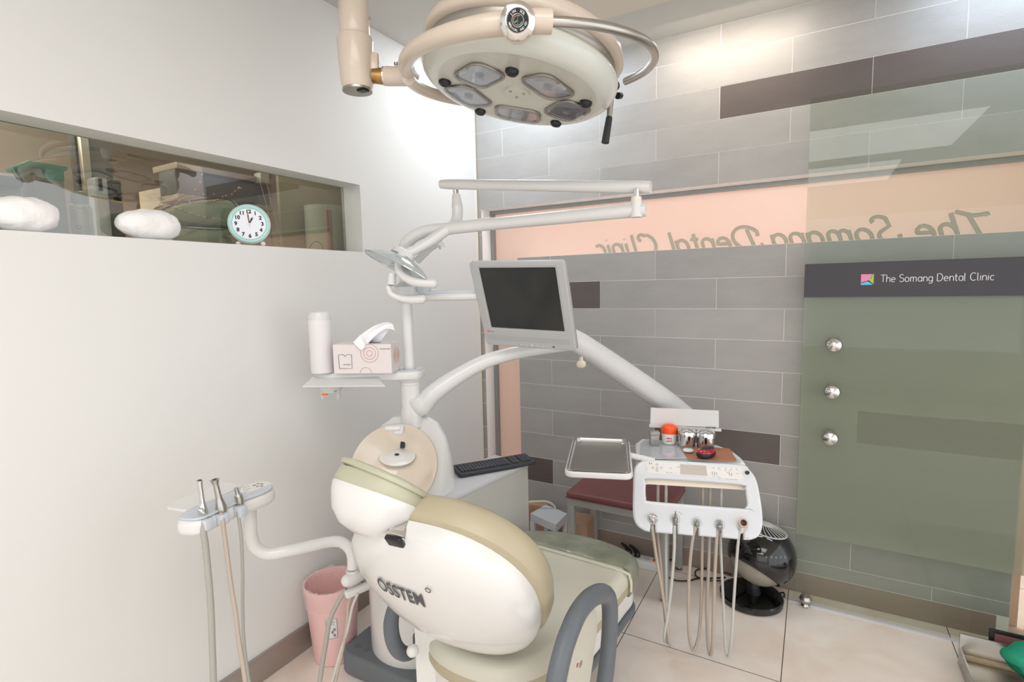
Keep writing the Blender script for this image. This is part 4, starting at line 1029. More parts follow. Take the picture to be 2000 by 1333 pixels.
# loop armrests (the far one is a copy shifted across the seat)
AR = [(-1.80, .50), (-1.778, .60), (-1.745, .652), (-1.70, .685), (-1.64, .705), (-1.56, .697), (-1.48, .665), (-1.425, .618), (-1.415, .55), (-1.43, .47), (-1.47, .38), (-1.54, .32), (-1.66, .30), (-1.76, .36)]
def armrest(x, full=True):
    P = [V((x, y, z)) for y, z in AR]
    return MB().tube(P, .026, 16, 6, True, flat=((1, 0, 0), .85)).build('armrest', 'armrest_grey', ch_)
ar1 = armrest(1.335)
pn = [oX(1.322, *p) for p in ((1158, 1180), (1166, 1200), (1166, 1240), (1152, 1333), (1140, 1400), (1100, 1400), (1108, 1333), (1118, 1280), (1136, 1215))]
MB().prism(pn, (-.018, 0, 0)).build('armrest_panel', 'vinyl_cream', ch_, 0)
p = oX(1.3225, 1128, 1300); q = oX(1.3225, 1140, 1303)
MB().lathe([(.0055, 0), (.0055, .0006), (.001, .0006)], frame(p, (0, 1, 0), None, (1, 0, 0)), 16).build('sticker', 'print_red', ch_)
MB().box((0, -.006, 0), (.016, .006, .0006), frame(oX(1.3225, 1132, 1302), (0, 1, 0), None, (1, 0, 0))).build('sticker', 'print_grey', ch_, 0)
P = [V((.735, y, z)) for y, z in ((-1.62, .56), (-1.655, .50), (-1.645, .42), (-1.60, .36), (-1.54, .345), (-1.50, .37))]
MB().tube(P, [.022, .024, .024, .022, .02, .02], 14, 6, flat=((1, 0, 0), .9)).build('armrest', 'armrest_grey', ch_)
MB().box((.725, -1.56, .33), (.80, -1.50, .40), bev=.012).build('armrest_mount', 'armrest_grey', ch_)

# ------------------------------------------------------------ instrument table with five handpieces
W17 = V((math.cos(math.radians(17)), math.sin(math.radians(17)), 0)); F17 = V((W17.y, -W17.x, 0)); ZT = .80
def top_(px, py, z=ZT): return oZ(z, px, py)
E0 = top_(1355, 902); TP = (F17*.93+V((0, 0, .37))).normalized()
it = thing('instrument_table', (E0.x, E0.y, ZT), 'white instrument table with control panel and five hanging handpieces on a long arm', 'instrument table')
Mz = Matrix.Translation((0, 0, 0))
tp = [(1243, 893), (1240, 866), (1252, 856), (1395, 867), (1428, 878), (1448, 893), (1456, 904), (1352, 895)]
pts = [top_(*p) for p in tp]
plate('body', [(p.x, p.y) for p in pts], [], .05, .010, Matrix.Translation((0, 0, ZT-.026)), 'white_plastic', it)
tp = [(1250, 897), (1251, 867), (1260, 861), (1392, 871), (1420, 880), (1436, 893), (1447, 904), (1352, 896)]
pts2 = [top_(*p) for p in tp]
plate('glass_top', [(p.x, p.y) for p in pts2], [], .003, .001, Matrix.Translation((0, 0, ZT+.0002)), 'smoke_blue', it)
def fa(px, py, d=0): return oP(E0+TP*d, TP, px, py)
Mfa = frame(E0, W17, None, TP)
if (Mfa.to_3x3() @ V((0, 1, 0))).z < 0: pass
def fl(x, y): return local(Mfa, fa(1220+x/4.76, 780+y/4.76))
outer = qpath([(215, 562), (150, 578), (105, 612), (82, 670), (76, 850), (75, 1050), (92, 1140), (132, 1195), (185, 1228)], 3, False)
def notch(cx, yb, w_=24, top=1130):
    return [(cx-w_, yb), (cx-w_+6, top+40), (cx-14, top), (cx+14, top), (cx+w_-6, top+40), (cx+w_, yb)]
bott = [(235, 1240)]+notch(262, 1243)[1:]+notch(470, 1258)+notch(665, 1275)+notch(878, 1290)+notch(1085, 1308)
outer += bott+qpath([(1110, 1312), (1180, 1310), (1245, 1280), (1278, 1215), (1288, 1140), (1280, 1020), (1262, 900), (1240, 790), (1210, 715), (1160, 655), (1090, 612), (650, 583)], 3, False)
hole = qpath([(200, 775), (225, 742), (650, 765), (1085, 800), (1120, 830), (1130, 900), (1140, 980), (1118, 1015), (1080, 1017), (650, 985), (240, 950), (203, 925), (196, 860)], 3)
fascia = plate('fascia', [fl(*p) for p in outer], [[fl(*p) for p in hole]], .03, .009, Mfa @ Matrix.Translation((0, 0, -.014)), 'fascia_white', it, seg=4)
# cross bar seen through the opening
cb = [fa(1220+x/4.76, 780+y/4.76, -.03) for x, y in ((190, 730), (1130, 795), (1130, 850), (1110, 845), (215, 792), (190, 800))]
MB().prism(cb, -F17*.03).build('rear_rail', 'cream_plastic', it, 0)
# control panel
cp = qpath([(218, 578), (650, 605), (1080, 642), (1092, 700), (1070, 752), (640, 712), (235, 690), (212, 650)], 3)
cpl = plate('control_panel', [fl(*p) for p in cp], [], .0012, .0003, Mfa @ Matrix.Translation((0, 0, .0016)), 'white_matte', it)
dp_ = [fl(*p) for p in ((515, 605), (755, 622), (770, 715), (520, 697))]
plate('display', dp_, [], .0012, .0003, Mfa @ Matrix.Translation((0, 0, .0026)), 'chrome', cpl)
bt = MB(); rnd = random.Random(3)
def fp_(x, y, d=.0026): return Mfa @ V((*fl(x, y), d))
for (cx, cy2) in ((300, 610), (300, 665), (262, 640), (340, 640), (300, 640)):
    bt.torus(Mfa @ Matrix.Translation((*fl(cx, cy2), .0024)), .0036, .0006, 14, 4)
for i in range(20):
    x = rnd.choice([rnd.uniform(380, 490), rnd.uniform(810, 1050)]); y = 615+(x-300)*.08+rnd.choice([0, 18, 60, 75])
    bt.tube([fp_(x, y), fp_(x+rnd.uniform(10, 30), y+2)], .0006, 4, 1)
for (x, y) in ((815, 690), (835, 692), (855, 694), (975, 700), (995, 702)):
    bt.tube([fp_(x, y-14), fp_(x, y+14)], .0011, 4, 1)
for x in (825, 875, 940, 990, 1040): bt.torus(Mfa @ Matrix.Translation((*fl(x, 640+(x-825)*.06), .0024)), .0028, .0004, 12, 4)
tag(bt.build('key_symbols', 'print_grey', cpl), kind='stuff')
MB().tube([fp_(232, 590), fp_(232, 604)], .0015, 6, 1).tube([fp_(250, 592), fp_(250, 606)], .0012, 6, 1).build('key_mark', 'print_red', cpl)
Mk = Mfa @ Matrix.Translation((*fl(1138, 685), .0))
MB().lathe([(.0075, 0), (.0075, .004), (.0055, .006), (.005, .022), (.003, .024)], Mk, 18).build('joystick', 'black', it)
# handpieces
HP = [(262, 1120), (468, 1120), (668, 1150), (880, 1175), (1090, 1190)]
hoses = {
 0: ('hose_taupe', .0062, [(402, 60), (418, 180), (440, 330), (480, 560), (515, 800), (540, 1000)], [(548, 1025), (530, 985), (505, 760), (475, 400), (445, 100)]),
 1: ('hose_light', .0060, [(585, 60), (582, 250), (562, 500), (532, 750), (502, 940)], [(510, 1002), (524, 940), (516, 700), (515, 400), (512, 90)]),
 2: ('hose_taupe', .0060, [(760, 50), (735, 150), (710, 400), (700, 700), (708, 950)], [(738, 1068), (775, 1000), (798, 850), (812, 500), (815, 110)]),
 3: ('hose_taupe', .0062, [(940, 90), (922, 400), (912, 700), (902, 1000)], [(885, 1108), (864, 1020), (855, 720), (868, 400), (875, 120)]),
 4: ('hose_light', .0052, [(1122, 110), (1096, 400), (1076, 700), (1056, 1000)], [(1030, 1120), (1006, 1010), (992, 700), (976, 350), (968, 120)]),
}
vb = fa(1365, 1010, .012)
def vplane(px, py, back): return oP(vb-F17*back, F17, px, py)
for i, (cx, cy2) in enumerate(HP):
    Mk = Mfa @ Matrix.Translation((*fl(cx, cy2-5), .001))
    hd = MB().torus(Mk @ Matrix.Translation((0, 0, -.0012)), .0185, .0024, 32, 8).torus(Mk, .0125, .0022, 28, 8).lathe([(.012, -.002), (.009, .0005), (.001, .0008)], Mk, 24, cap=False).build('holder_ring', 'panel_blue', it)
    c_ = Mk @ V((0, -.004, .004)); upd = (V((0, 0, 1))*.95+F17*.35).normalized()
    h = None
    if i == 0:
        h = MB().tube([c_-upd*.028, c_-upd*.01, c_+upd*.008], [.0065, .0098, .0098], 14, 1).box((-.015, -.008, -.008), (.013, .008, .010), frame(c_+upd*.012, W17, None, upd), .003).cyl(c_+upd*.012+W17*.010, c_+upd*.008+W17*.016, .0035).build('handpiece', 'bright_steel', it)
    elif i == 1:
        h = MB().tube([c_-upd*.03, c_-upd*.012, c_+upd*.006, c_+upd*.012], [.0062, .0095, .0095, .006], 14, 1).cyl(c_+upd*.012, c_+upd*.03, .004).cyl(c_+upd*.03, c_+upd*.044, .0024).build('handpiece', 'brushed', it)
    elif i == 2:
        h = MB().tube([c_-upd*.028, c_-upd*.01, c_+upd*.004, c_+upd*.008], [.0062, .0092, .0088, .006], 14, 1).cyl(c_+upd*.008, c_+upd*.02, .0022).build('handpiece', 'brushed', it)
    elif i == 3:
        h = MB().tube([c_-upd*.03, c_-upd*.012, c_+upd*.004, c_+upd*.008], [.0062, .0108, .0105, .007], 14, 1).cyl(c_+upd*.008, c_+upd*.026, .005).build('handpiece', 'brushed', it)
    else:
        h = MB().tube([c_-upd*.02, c_+upd*.016], [.0072, .0082], 14, 1).build('handpiece', 'cream_plastic', it)
        hh2 = c_+upd*.026+F17*.006
        MB().lathe([(.008, -.010), (.017, -.005), (.017, .003), (.0135, .008), (.001, .009)], axf(hh2, (F17+upd*.9)), 24).build('curing_tip', 'copper_clear', h)
        MB().lathe([(.0115, .0085), (.001, .0105)], axf(hh2, (F17+upd*.9)), 20).build('tip_glass', 'black', h)
    mt, rr0, fr_, bk = hoses[i]
    P = [c_-upd*.024]+[vplane(1180+x/4.26, 1020+y/4.26, .0) for x, y in fr_]
    nb = len(bk)
    P += [vplane(1180+x/4.26, 1020+y/4.26, .03+.09*(k/(nb-1))) for k, (x, y) in enumerate(bk)]
    last = P[-1]; P += [V((last.x, last.y, last.z+.10)), V((last.x, last.y, ZT-.05))]
    MB().tube(P, rr0, 12, 6).build('hose', mt, h)
MB().box((-.007, -.002, 0), (.007, .002, .001), Mfa @ Matrix.Translation((*fl(518, 1060), .001)) @ Matrix.Rotation(-.7, 4, 'Z'), .0008).build('indicator', 'panel_blue', it)
# bracket shelf behind the pots
z1 = ZT+.02
q = [oP(top_(1335, 862), F17, *p) for p in ((1271, 797), (1404, 803), (1404, 836), (1270, 829))]
MB().prism(q, -F17*.006).build('back_plate', 'white_matte', it, 0)
q = [oP(top_(1335, 862), F17, *p) for p in ((1268, 829), (1407, 838), (1407, 840.5), (1268, 832))]
lip = MB().prism(q, F17*.022)
q2 = [p+F17*.022+V((0, 0, .0)) for p in q]; q2[0] = q2[0]+V((0, 0, .006)); q2[1] = q2[1]+V((0, 0, .006))
lip.prism(q2, F17*.003).build('front_lip', 'white_matte', it, 0)
pt_ = oP(top_(1335, 862)+F17*.0262, F17, 1388, 836)
text('OSSTEM', .0115, frame(pt_, W17, (0, 0, 1)), 'print_dark', it, 'lettering', .0002)
pb = top_(1335, 858)
MB().cyl(V((pb.x, pb.y, ZT))-F17*.02, V((pb.x, pb.y, ZT+.045))-F17*.02, .016, n=20).ball(V((pb.x, pb.y, ZT+.05))-F17*.02, .018, n=16).build('arm_joint', 'clear_plastic' if 0 else 'white_plastic', it)
# the bent arm back to the column
j0 = V((AX+.02, AY, 1.10))
ap = [oD(2.05, 822, 795), oD(2.05, 845, 770), oD(2.07, 890, 738), oD(2.09, 945, 708), oD(2.11, 1000, 691), oD(2.12, 1060, 680), oD(2.12, 1112, 672)]
MB().tube([j0-V((.0, .0, .02))]+ap, [.034, .040, .037, .034, .030, .028, .027, .028, .030], 20, 6, flat=((0, 0, 1), 1)).build('arm', 'white_plastic', it)
MB().tube([oD(2.12, 1108, 656), oD(2.14, 1130, 670), oD(2.27, 1200, 716), oD(2.44, 1290, 778), oD(2.54, 1338, 815)], [.034, .046, .050, .054, .053], 22, 4).build('spring_arm', 'white_plastic', it)
MB().tube([oD(2.11, 1150, 700), oD(2.38, 1290, 793)], .0025, 6, 1).build('arm_seam', 'grey_monitor', it)
kb = oD(2.09, 1135, 706)
MB().lathe([(.008, -.03), (.008, .0), (.019, .006), (.019, .012), (.012, .017), (.001, .018)], axf(kb-V((0, 0, .006)), (CAM-kb)-V((0, 0, 1.6))), 20).build('lock_knob', 'cream_plastic', it)
# side tray holder with loose steel tray
q = [oZ(.845, *p) for p in ((1098, 921), (1229, 928), (1236, 859), (1122, 856))]
c_ = sum(q, V())/4
tx_ = ((q[1]-q[0])+(q[2]-q[3])).normalized(); ty_ = ((q[3]-q[0])+(q[2]-q[1])); ty_ = (ty_-tx_*ty_.dot(tx_)).normalized()
Wt = ((q[1]-q[0]).length+(q[2]-q[3]).length)/2; Ht = ((q[3]-q[0]).length+(q[2]-q[1]).length)/2
Mt_ = frame((c_.x, c_.y, .845), tx_, None, (0, 0, 1))
MB().cyl(V((q[2].x, q[2].y, .81))-ty_*.10-tx_*.02, V((q[2].x, q[2].y, .79))-ty_*.10+tx_*.08, .012).build('tray_bracket', 'white_plastic', it)
plate('tray_holder', rrect(Wt, Ht, .03, 6), [rrect(Wt-.03, Ht-.03, .02, 6)], .022, .007, Mt_ @ Matrix.Translation((0, 0, -.011)), 'white_plastic', it, seg=4)
plate('tray_holder_base', rrect(Wt-.02, Ht-.02, .025, 6), [], .004, .001, Mt_ @ Matrix.Translation((0, 0, -.020)), 'white_plastic', it)
R = []
for f_, z in ((.012, .003), (.016, .0045), (.022, .003), (.03, -.010), (.036, -.0125)):
    R.append([(x, y, z) for x, y in rrect(Wt-f_, Ht-f_, .025, 6)])
stt = MB().rings(R, cap=False, M=Mt_)
stt.add([(x, y, -.0125) for x, y in rrect(Wt-.036, Ht-.036, .025, 6)], [tuple(range(28))], Mt_)
tag(stt.build('steel_tray', 'steel'), 'shiny rectangular steel instrument tray lying in the white side holder', 'tray')
# items on the table
def base(px, py, z=ZT+.002): p = oZ(z, px, py); return V((p.x, p.y, z))
p = base(1279, 871); s_ = 1.0
t = thing('bur_box', p, 'small grey metal box standing left of the orange lidded jar', 'box')
Mq = frame(p, V((.86, .5, 0)), None, (0, 0, 1))
MB().box((-.0185, -.004, 0), (.0185, .022, .045), Mq, .0015).build('body', 'box_grey', t); MB().box((-.0205, -.006, .044), (.0205, .024, .060), Mq, .0015).build('lid', 'box_grey', t)
text('bur block', .005, frame(Mq @ V((0, -.0043, .024)), V((.86, .5, 0)), (0, 0, 1)), 'print_grey', t)
p = base(1307, 866)
t = thing('jar', p, 'small white jar with glossy orange lid beside the steel pots', 'jar')
Mq = Matrix.Translation(p) @ Matrix.Scale(1.12, 4)
MB().lathe([(.022, 0), (.026, .003), (.029, .038), (.029, .042)], Mq, 32).build('body', 'jar_white', t)
MB().lathe([(.0305, .042), (.031, .056), (.028, .067), (.018, .074), (.001, .075)], Mq, 32).build('lid', 'jar_orange', t)
for k, (s2, sz, z) in enumerate(((0, .0095, .030), (0, .0055, .018))):
    dv = V((CAM.x-p.x, CAM.y-p.y, 0)).normalized(); xx = V((-dv.y, dv.x, 0))
    text('adine' if k == 0 else 'cotton 50', sz, frame(p+dv*.0322+V((0, 0, z)), xx, (0, 0, 1)), 'print_red', t, bold=.0002, ext=.0012)
for (px, py, lab, hh3) in ((1341, 873, 'round stainless steel pot nearest the orange lidded jar', 0), (1378, 876, 'round stainless steel pot behind the red mouse', 1)):
    p = base(px, py-2); Mq = Matrix.Translation(p) @ Matrix.Scale(1.17, 4)
    t = thing('steel_pot', p, lab, 'pot', 'lidded steel pots on the instrument table')
    MB().lathe([(.028, 0), (.030, .002), (.030, .040), (.031, .041)], Mq, 36).build('body', 'bright_steel', t)
    MB().lathe([(.033, .039), (.033, .054), (.031, .057), (.024, .054), (.018, .053), (.012, .056), (.001, .057)], Mq, 36).build('lid', 'bright_steel', t)
    MB().torus(Mq @ Matrix.Translation((0, 0, .056)), .024, .0016, 28, 6).build('lid_ring', 'bright_steel', t)
q = [top_(*p) for p in ((1328, 875), (1425, 878), (1440, 904), (1344, 899))]
c_ = sum(q, V())/4; qq = [(c_+(p-c_)*1.0) for p in q]
rp_ = []
for i in range(4):
    a0, b0, c0_ = qq[i-1], qq[i], qq[(i+1) % 4]
    for k in range(5):
        u_ = k/4; p1_ = b0.lerp(a0, .1*(1-u_)); p2_ = b0.lerp(c0_, .1*u_); rp_.append(p1_.lerp(p2_, u_))
tag(plate('mouse_pad', [(p.x, p.y) for p in rp_], [], .003, .001, Matrix.Translation((0, 0, ZT+.0035)), 'pad_leather', None), 'brown leather mouse pad on the instrument table', 'mouse pad')
p = base(1379, 893, ZT+.0055); t = thing('computer_mouse', p, 'red and black computer mouse on the brown pad', 'mouse')
Mq = frame(p, V((.93, -.35, 0)), None, (0, 0, 1))
MB().ball((0, 0, .015), (.030, .046, .016), Mq, 28, .8).build('base', 'black', t, 60)
MB().ball((0, 0, .021), (.0292, .043, .017), Mq, 28, .85).build('side_shell', 'mouse_red', t, 60)
MB().ball((-.0, .006, .029), (.021, .038, .0125), Mq, 28, .9).build('palm_cover', 'dark_rubber', t, 60)
p = base(1344, 884, ZT+.0055); t = thing('disc_case', p, 'small white oval case with blue mark on the left edge of the brown pad', 'case')
MB().ball((0, 0, .0085), (.022, .018, .0085), Matrix.Translation(p), 28, .9).build('body', 'white_plastic', t, 60)
MB().ball((0, 0, .0162), (.010, .008, .0014), Matrix.Translation(p), 18).build('mark', 'logo_cyan', t)

# ------------------------------------------------------------ assistant console on its arm
ZK = .92
def kz(x, y, z=ZK): return oZ(z, 300+x/3.078, 900+y/3.078)
t = thing('assistant_console', oD(1.6, 495, 1000), 'white assistant console with three suction handpieces on a bent tube arm', 'console')
ol = [(138, 352), (160, 322), (235, 280), (330, 243), (430, 205), (530, 165), (620, 130), (680, 122), (722, 138), (715, 165), (640, 200), (540, 236), (430, 283), (330, 330), (270, 352), (200, 360)]
P = [kz(*p) for p in ol]
plate('body', qpath([(p.x, p.y) for p in P], 3), [], .045, .018, Matrix.Translation((0, 0, ZK-.026)), 'white_plastic', t, seg=5)
c_ = sum(P, V())/len(P)
plate('top_cover', qpath([((p.x-c_.x)*.985+c_.x, (p.y-c_.y)*.95+c_.y) for p in P], 3), [], .006, .0025, Matrix.Translation((0, 0, ZK-.002)), 'panel_blue', t, seg=3)
kp = plate('key_panel', [(p.x, p.y) for p in (kz(525, 165, ZK), kz(620, 132, ZK), kz(690, 128, ZK), kz(712, 145, ZK), kz(640, 172, ZK), kz(570, 200, ZK), kz(520, 195, ZK))], [], .001, .0002, Matrix.Translation((0, 0, ZK+.0016)), 'white_matte', t)
ks = MB()
for (x, y) in ((605, 150), (628, 140), (650, 143), (625, 156), (650, 155)):
    p = kz(x, y, ZK+.002); ks.torus(Matrix.Translation((p.x, p.y, ZK+.0022)), .0035, .0012, 14, 5)
for (x, y) in ((540, 165), (555, 160), (570, 155), (545, 178), (560, 173), (575, 168), (550, 190), (565, 185)):
    p = kz(x, y, ZK+.002); ks.box((p.x-.0035, p.y-.001, ZK+.0018), (p.x+.0035, p.y+.001, ZK+.0024))
tag(ks.build('key_symbols', 'print_grey', kp), kind='stuff')
P = [kz(*p, z=ZK-.012) for p in ((77, 278), (100, 258), (400, 140), (430, 133), (475, 138), (545, 152), (240, 290), (215, 306), (90, 290))]
plate('side_tray', [(p.x, p.y) for p in P], [], .008, .003, Matrix.Translation((0, 0, ZK-.014)), 'white_plastic', t)
def kd(x, y, d): return oD(d, 300+x/3.078, 900+y/3.078)
pa = kz(580, 225, ZK-.03); da = (pa-CAM).dot(FW)
P = [V((pa.x, pa.y, ZK-.03)), kd(582, 380, da-.01), kd(590, 470, da), kd(620, 530, da+.01), kd(690, 562, da+.02), kd(800, 545, da+.04), kd(950, 512, da+.09), kd(1060, 490, da+.13), kd(1130, 493, da+.15), kd(1180, 535, da+.16), kd(1196, 590, da+.165), kd(1196, 650, da+.165)]
MB().tube(P, .0175, 18, 7).build('arm', 'white_plastic', t)
dj = da+.165
MB().lathe([(.021, -.03), (.021, .0)], Matrix.Translation(kd(1196, 655, dj)), 20).build('arm_collar', 'white_plastic', t)
MB().tube([kd(1165, 722, dj-.02), kd(1210, 705, dj), kd(1290, 650, dj+.07)], [.020, .021, .022], 18, 4).ball(kd(1165, 722, dj-.02), .020, n=16).build('joint', 'white_plastic', t)
MB().box((-.035, -.012, -.01), (.05, .012, .012), frame(kd(1215, 785, dj-.01), (kd(1285, 740, dj+.02)-kd(1180, 800, dj-.02)), None, (0, 0, 1)), .005).build('hose_clamp', 'white_plastic', t)
MB().tube([kd(1240, 750, dj+.01), kd(1300, 720, dj+.08)], .008, 10, 1).build('steel_rod', 'brushed', t)
# suction handpieces and hoses
for i, (hx, hy0, hy1, rr0, hm, hose) in enumerate((
    (290, 120, 310, .0092, 'bright_steel', [(295, 395), (310, 500), (330, 700), (345, 900), (352, 1100), (360, 1333), (365, 1500)]),
    (385, 115, 280, .011, 'steel', [(412, 345), (430, 480), (465, 750), (490, 900), (515, 1100), (540, 1250), (560, 1400)]),
    (495, 165, 235, .009, 'steel', [(508, 315), (525, 450), (535, 650), (535, 850), (540, 1050), (555, 1200), (575, 1333), (590, 1420)]))):
    fx = hx+12; base_ = kz(fx, hy1+10, ZK)
    d_ = (base_-CAM).dot(FW)
    A_ = kd(hx+8 if i == 0 else fx+8, hy1, d_); B_ = kd(hx-14 if i == 0 else (hx-18 if i == 1 else hx), hy0, d_-.01)
    if i < 2:
        h = MB().tube([A_-V((0, 0, .03)), A_, A_.lerp(B_, .35), A_.lerp(B_, .8), B_], [rr0*1.2, rr0*1.25, rr0*.75, rr0*.62, rr0*(.8 if i == 0 else 1.1)], 16, 4).build('suction_handpiece', hm, t)
        MB().lathe([(rr0*.55, .0), (rr0*.5, .0012), (.001, .0012)], axf(B_, B_-A_), 14).build('opening', 'dark_rubber', h)
    else:
        h = MB().tube([A_-V((0, 0, .03)), A_, A_.lerp(B_, .4), A_.lerp(B_, .5), B_], [.010, .011, .010, .006, .0048], 16, 3).build('syringe', hm, t)
    if i == 0: MB().tube([A_+V((.008, -.004, -.01)), A_+V((.012, -.006, .005)), A_+V((.002, -.01, .012))], .006, 10, 4).build('lever', 'bright_steel', h)
    kk = MB().box((-.012, -.014, -.026), (.014, .014, .003), frame(kd(fx+12, hy1+45, d_-.012), (kz(540, 236)-kz(330, 330)), None, (0, 0, 1)), .004).build('holder_clip', 'panel_blue', t)
    P = [kd(fx+8, hy1+40, d_-.01)]+[kd(*p, d_-.02+.0*k) for k, p in enumerate(hose)]
    MB().tube(P, (.0080, .0058, .0044)[i], 12, 5).build('hose', ('hose_grey', 'hose_taupe', 'hose_grey')[i], h)
for i, (mt, rr0, P) in enumerate((('hose_grey', .0075, [(1160, 775), (1110, 850), (1060, 960), (1035, 1100), (1010, 1250), (990, 1400)]),
    ('hose_taupe', .0050, [(1195, 790), (1170, 870), (1165, 960), (1140, 1120), (1110, 1250), (1080, 1400)]),
    ('hose_light', .0045, [(1228, 800), (1195, 880), (1170, 1000), (1125, 1150), (1090, 1270), (1050, 1420)]))):
    MB().tube([kd(*p, dj-.02) for p in P], rr0, 12, 6).build('hose', mt, t)

# ------------------------------------------------------------ bin
bc = V((.135, -1.365, 0))
t = thing('waste_bin', bc, 'pink plastic waste bin with a thin clear liner beside the left wall', 'bin')
Mq = Matrix.Translation(bc)
MB().lathe([(.001, .002), (.082, .002), (.084, .006), (.104, .29), (.108, .30), (.108, .318), (.103, .318), (.101, .29), (.080, .01), (.001, .008)], Mq, 48, cap=False).build('body', 'bin_pink', t, 60)
rnd = random.Random(5); R = []
for (r, z, am) in ((.098, .22, .0008), (.1015, .30, .001), (.107, .324, .003), (.112, .322, .004), (.1125, .30, .0015), (.1095, .27, .0012), (.107, .235, .0015)):
    R.append([((r+rnd.uniform(-am, am))*math.cos(2*PI*j/60), (r+rnd.uniform(-am, am))*math.sin(2*PI*j/60), z+rnd.uniform(-am, am)*1.3) for j in range(60)])
MB().rings(R, cap=False, M=Mq).build('liner', 'liner', t, 80)
p = oD(2.06, 639, 1225); dv = V((CAM.x-bc.x, CAM.y-bc.y, 0)).normalized(); ang0 = math.atan2(dv.y, dv.x)-.10
def onbin(a_, z): r = .082+.0775*z*.95+.0012; return bc+V((r*math.cos(a_), r*math.sin(a_), z))
st = MB(); R = []
for z in (.125, .14, .16, .18, .20, .212): R.append([onbin(ang0+a_, z) for a_ in (-.22, -.11, 0, .11, .22)])
vs = [v for r in R for v in r]; st.add(vs, [(i*5+j, i*5+j+1, (i+1)*5+j+1, (i+1)*5+j) for i in range(5) for j in range(4)])
lb = st.build('label_sticker', 'white_matte', t)
pr = MB()
B2 = lambda a_, z: onbin(ang0+a_, z)+dv*.0012
pr.tube([B2(-.21, .127), B2(-.1, .127), B2(.1, .127), B2(.21, .127), B2(.21, .21), B2(0, .211), B2(-.21, .21), B2(-.21, .127)], .0008, 4, 1)
for z in (.20, .195, .187): pr.tube([B2(-.15, z), B2(0, z), B2(.13, z)], .0006, 4, 1)
for (a_, z) in ((.02, .155), (.1, .165), (.1, .14)): pr.ball(B2(a_, z), (.005, .005, .005), n=10)
tag(pr.build('print', 'print_grey', lb), kind='stuff')

# ------------------------------------------------------------ cabinet, keyboard
ZCB = .72
q = [oZ(ZCB, 870, 978), oZ(ZCB, 1032, 905), oZ(ZCB, 960, 892), oZ(ZCB, 868, 925)]
dx = (q[1]-q[0]).normalized(); wx_ = V((dx.y, -dx.x, 0))   # wx points right
Mq = frame((q[0].x, q[0].y, 0), -wx_, None, (0, 0, 1))      # x to the left, y ...
iv2 = Mq.inverted(); l1 = iv2 @ q[1]; l2 = iv2 @ q[2]
t = thing('side_cabinet', (q[0].x, q[0].y, 0), 'narrow grey side cabinet carrying the keyboard behind the chair', 'cabinet')
y1 = l1.y; x1_ = l2.x
ylo, yhi = (min(0, y1), max(0, y1))
MB().box((.003, ylo-.08 if y1 > 0 else ylo, 0), (x1_, yhi+(.08 if y1 < 0 else 0), ZCB-.016), Mq, .001).build('body', 'desk_grey', t, 0)
MB().box((0, ylo-.08 if y1 > 0 else ylo-.002, ZCB-.016), (x1_+.003, yhi+(.08 if y1 < 0 else .002), ZCB), Mq, .0015).build('top_board', 'desk_top', t)
K = [oZ(ZCB+.022, 882, 908), oZ(ZCB+.016, 897, 930), oZ(ZCB+.016, 1047, 902), oZ(ZCB+.022, 1026, 886)]
kx = ((K[2]-K[1])+(K[3]-K[0])).normalized(); kc = sum(K, V())/4; Lk = ((K[2]-K[1]).length+(K[3]-K[0]).length)/2; Wk = ((K[0]-K[1]).length+(K[3]-K[2]).length)/2*.93
kx = V((kx.x, kx.y, 0)).normalized()
Mk = frame((kc.x, kc.y, ZCB+.001), kx, None, (0, 0, 1))
t = thing('keyboard', (kc.x, kc.y, ZCB), 'black computer keyboard lying slanted on the narrow grey cabinet', 'keyboard')
Mk2 = Mk @ Matrix.Rotation(math.radians(3), 4, 'X')
sg = 1
plate('body', rrect(Lk, Wk, .012, 4), [], .016, .004, Mk2 @ Matrix.Translation((0, 0, .0118)), 'key_black', t)
kk = MB()
kw = (Lk-.03)/22
for r_ in range(6):
    for c2 in range(22):
        if c2 in (15, 18) and r_ > -1: continue
        y = -Wk/2+.026+r_*(Wk-.05)/5.2+(.004 if r_ == 5 else 0)
        if r_ == 0 and 3 < c2 < 9: continue
        kk.box((-Lk/2+.015+c2*kw+.001, y-.0072, .0195), (-Lk/2+.015+(c2+1)*kw-.001, y+.0065, .0245), Mk2, .0012, 1)
kk.box((-Lk/2+.015+4*kw, -Wk/2+.019, .0195), (-Lk/2+.015+9*kw-.001, -Wk/2+.0325, .0245), Mk2, .0012, 1)
tag(kk.build('keys', 'key_top', t), kind='stuff')

# ------------------------------------------------------------ stool, boxes, power strip, cables
SX0, SX1, SY0, SY1, SZ = .752, 1.255, -.395, -.045, .45
t = thing('stool', (1.0, -.22, 0), 'low bench with maroon padded seat and grey metal legs behind the instrument table', 'bench')
MB().box((SX0-.006, SY0-.006, SZ-.028), (SX1+.006, SY1+.006, SZ+.008), bev=.014, seg=4).build('seat', 'maroon', t, 60)
MB().tube([V((SX0-.004, SY0-.006, SZ-.024)), V((SX1+.004, SY0-.006, SZ-.024)), V((SX1+.006, SY1, SZ-.024)), V((SX0-.006, SY1, SZ-.024)), V((SX0-.006, SY0-.004, SZ-.024))], .0025, 6, 1).build('seam', 'maroon', t)
fr_ = MB(); 
for (a0, b0) in (((SX0, SY0, SZ-.062), (SX1, SY0+.03, SZ-.028)), ((SX0, SY1-.03, SZ-.062), (SX1, SY1, SZ-.028)), ((SX0, SY0+.03, SZ-.062), (SX0+.03, SY1-.03, SZ-.028)), ((SX1-.03, SY0+.03, SZ-.062), (SX1, SY1-.03, SZ-.028))): fr_.box(a0, b0, bev=.002)
fr_.build('frame', 'bench_metal', t)
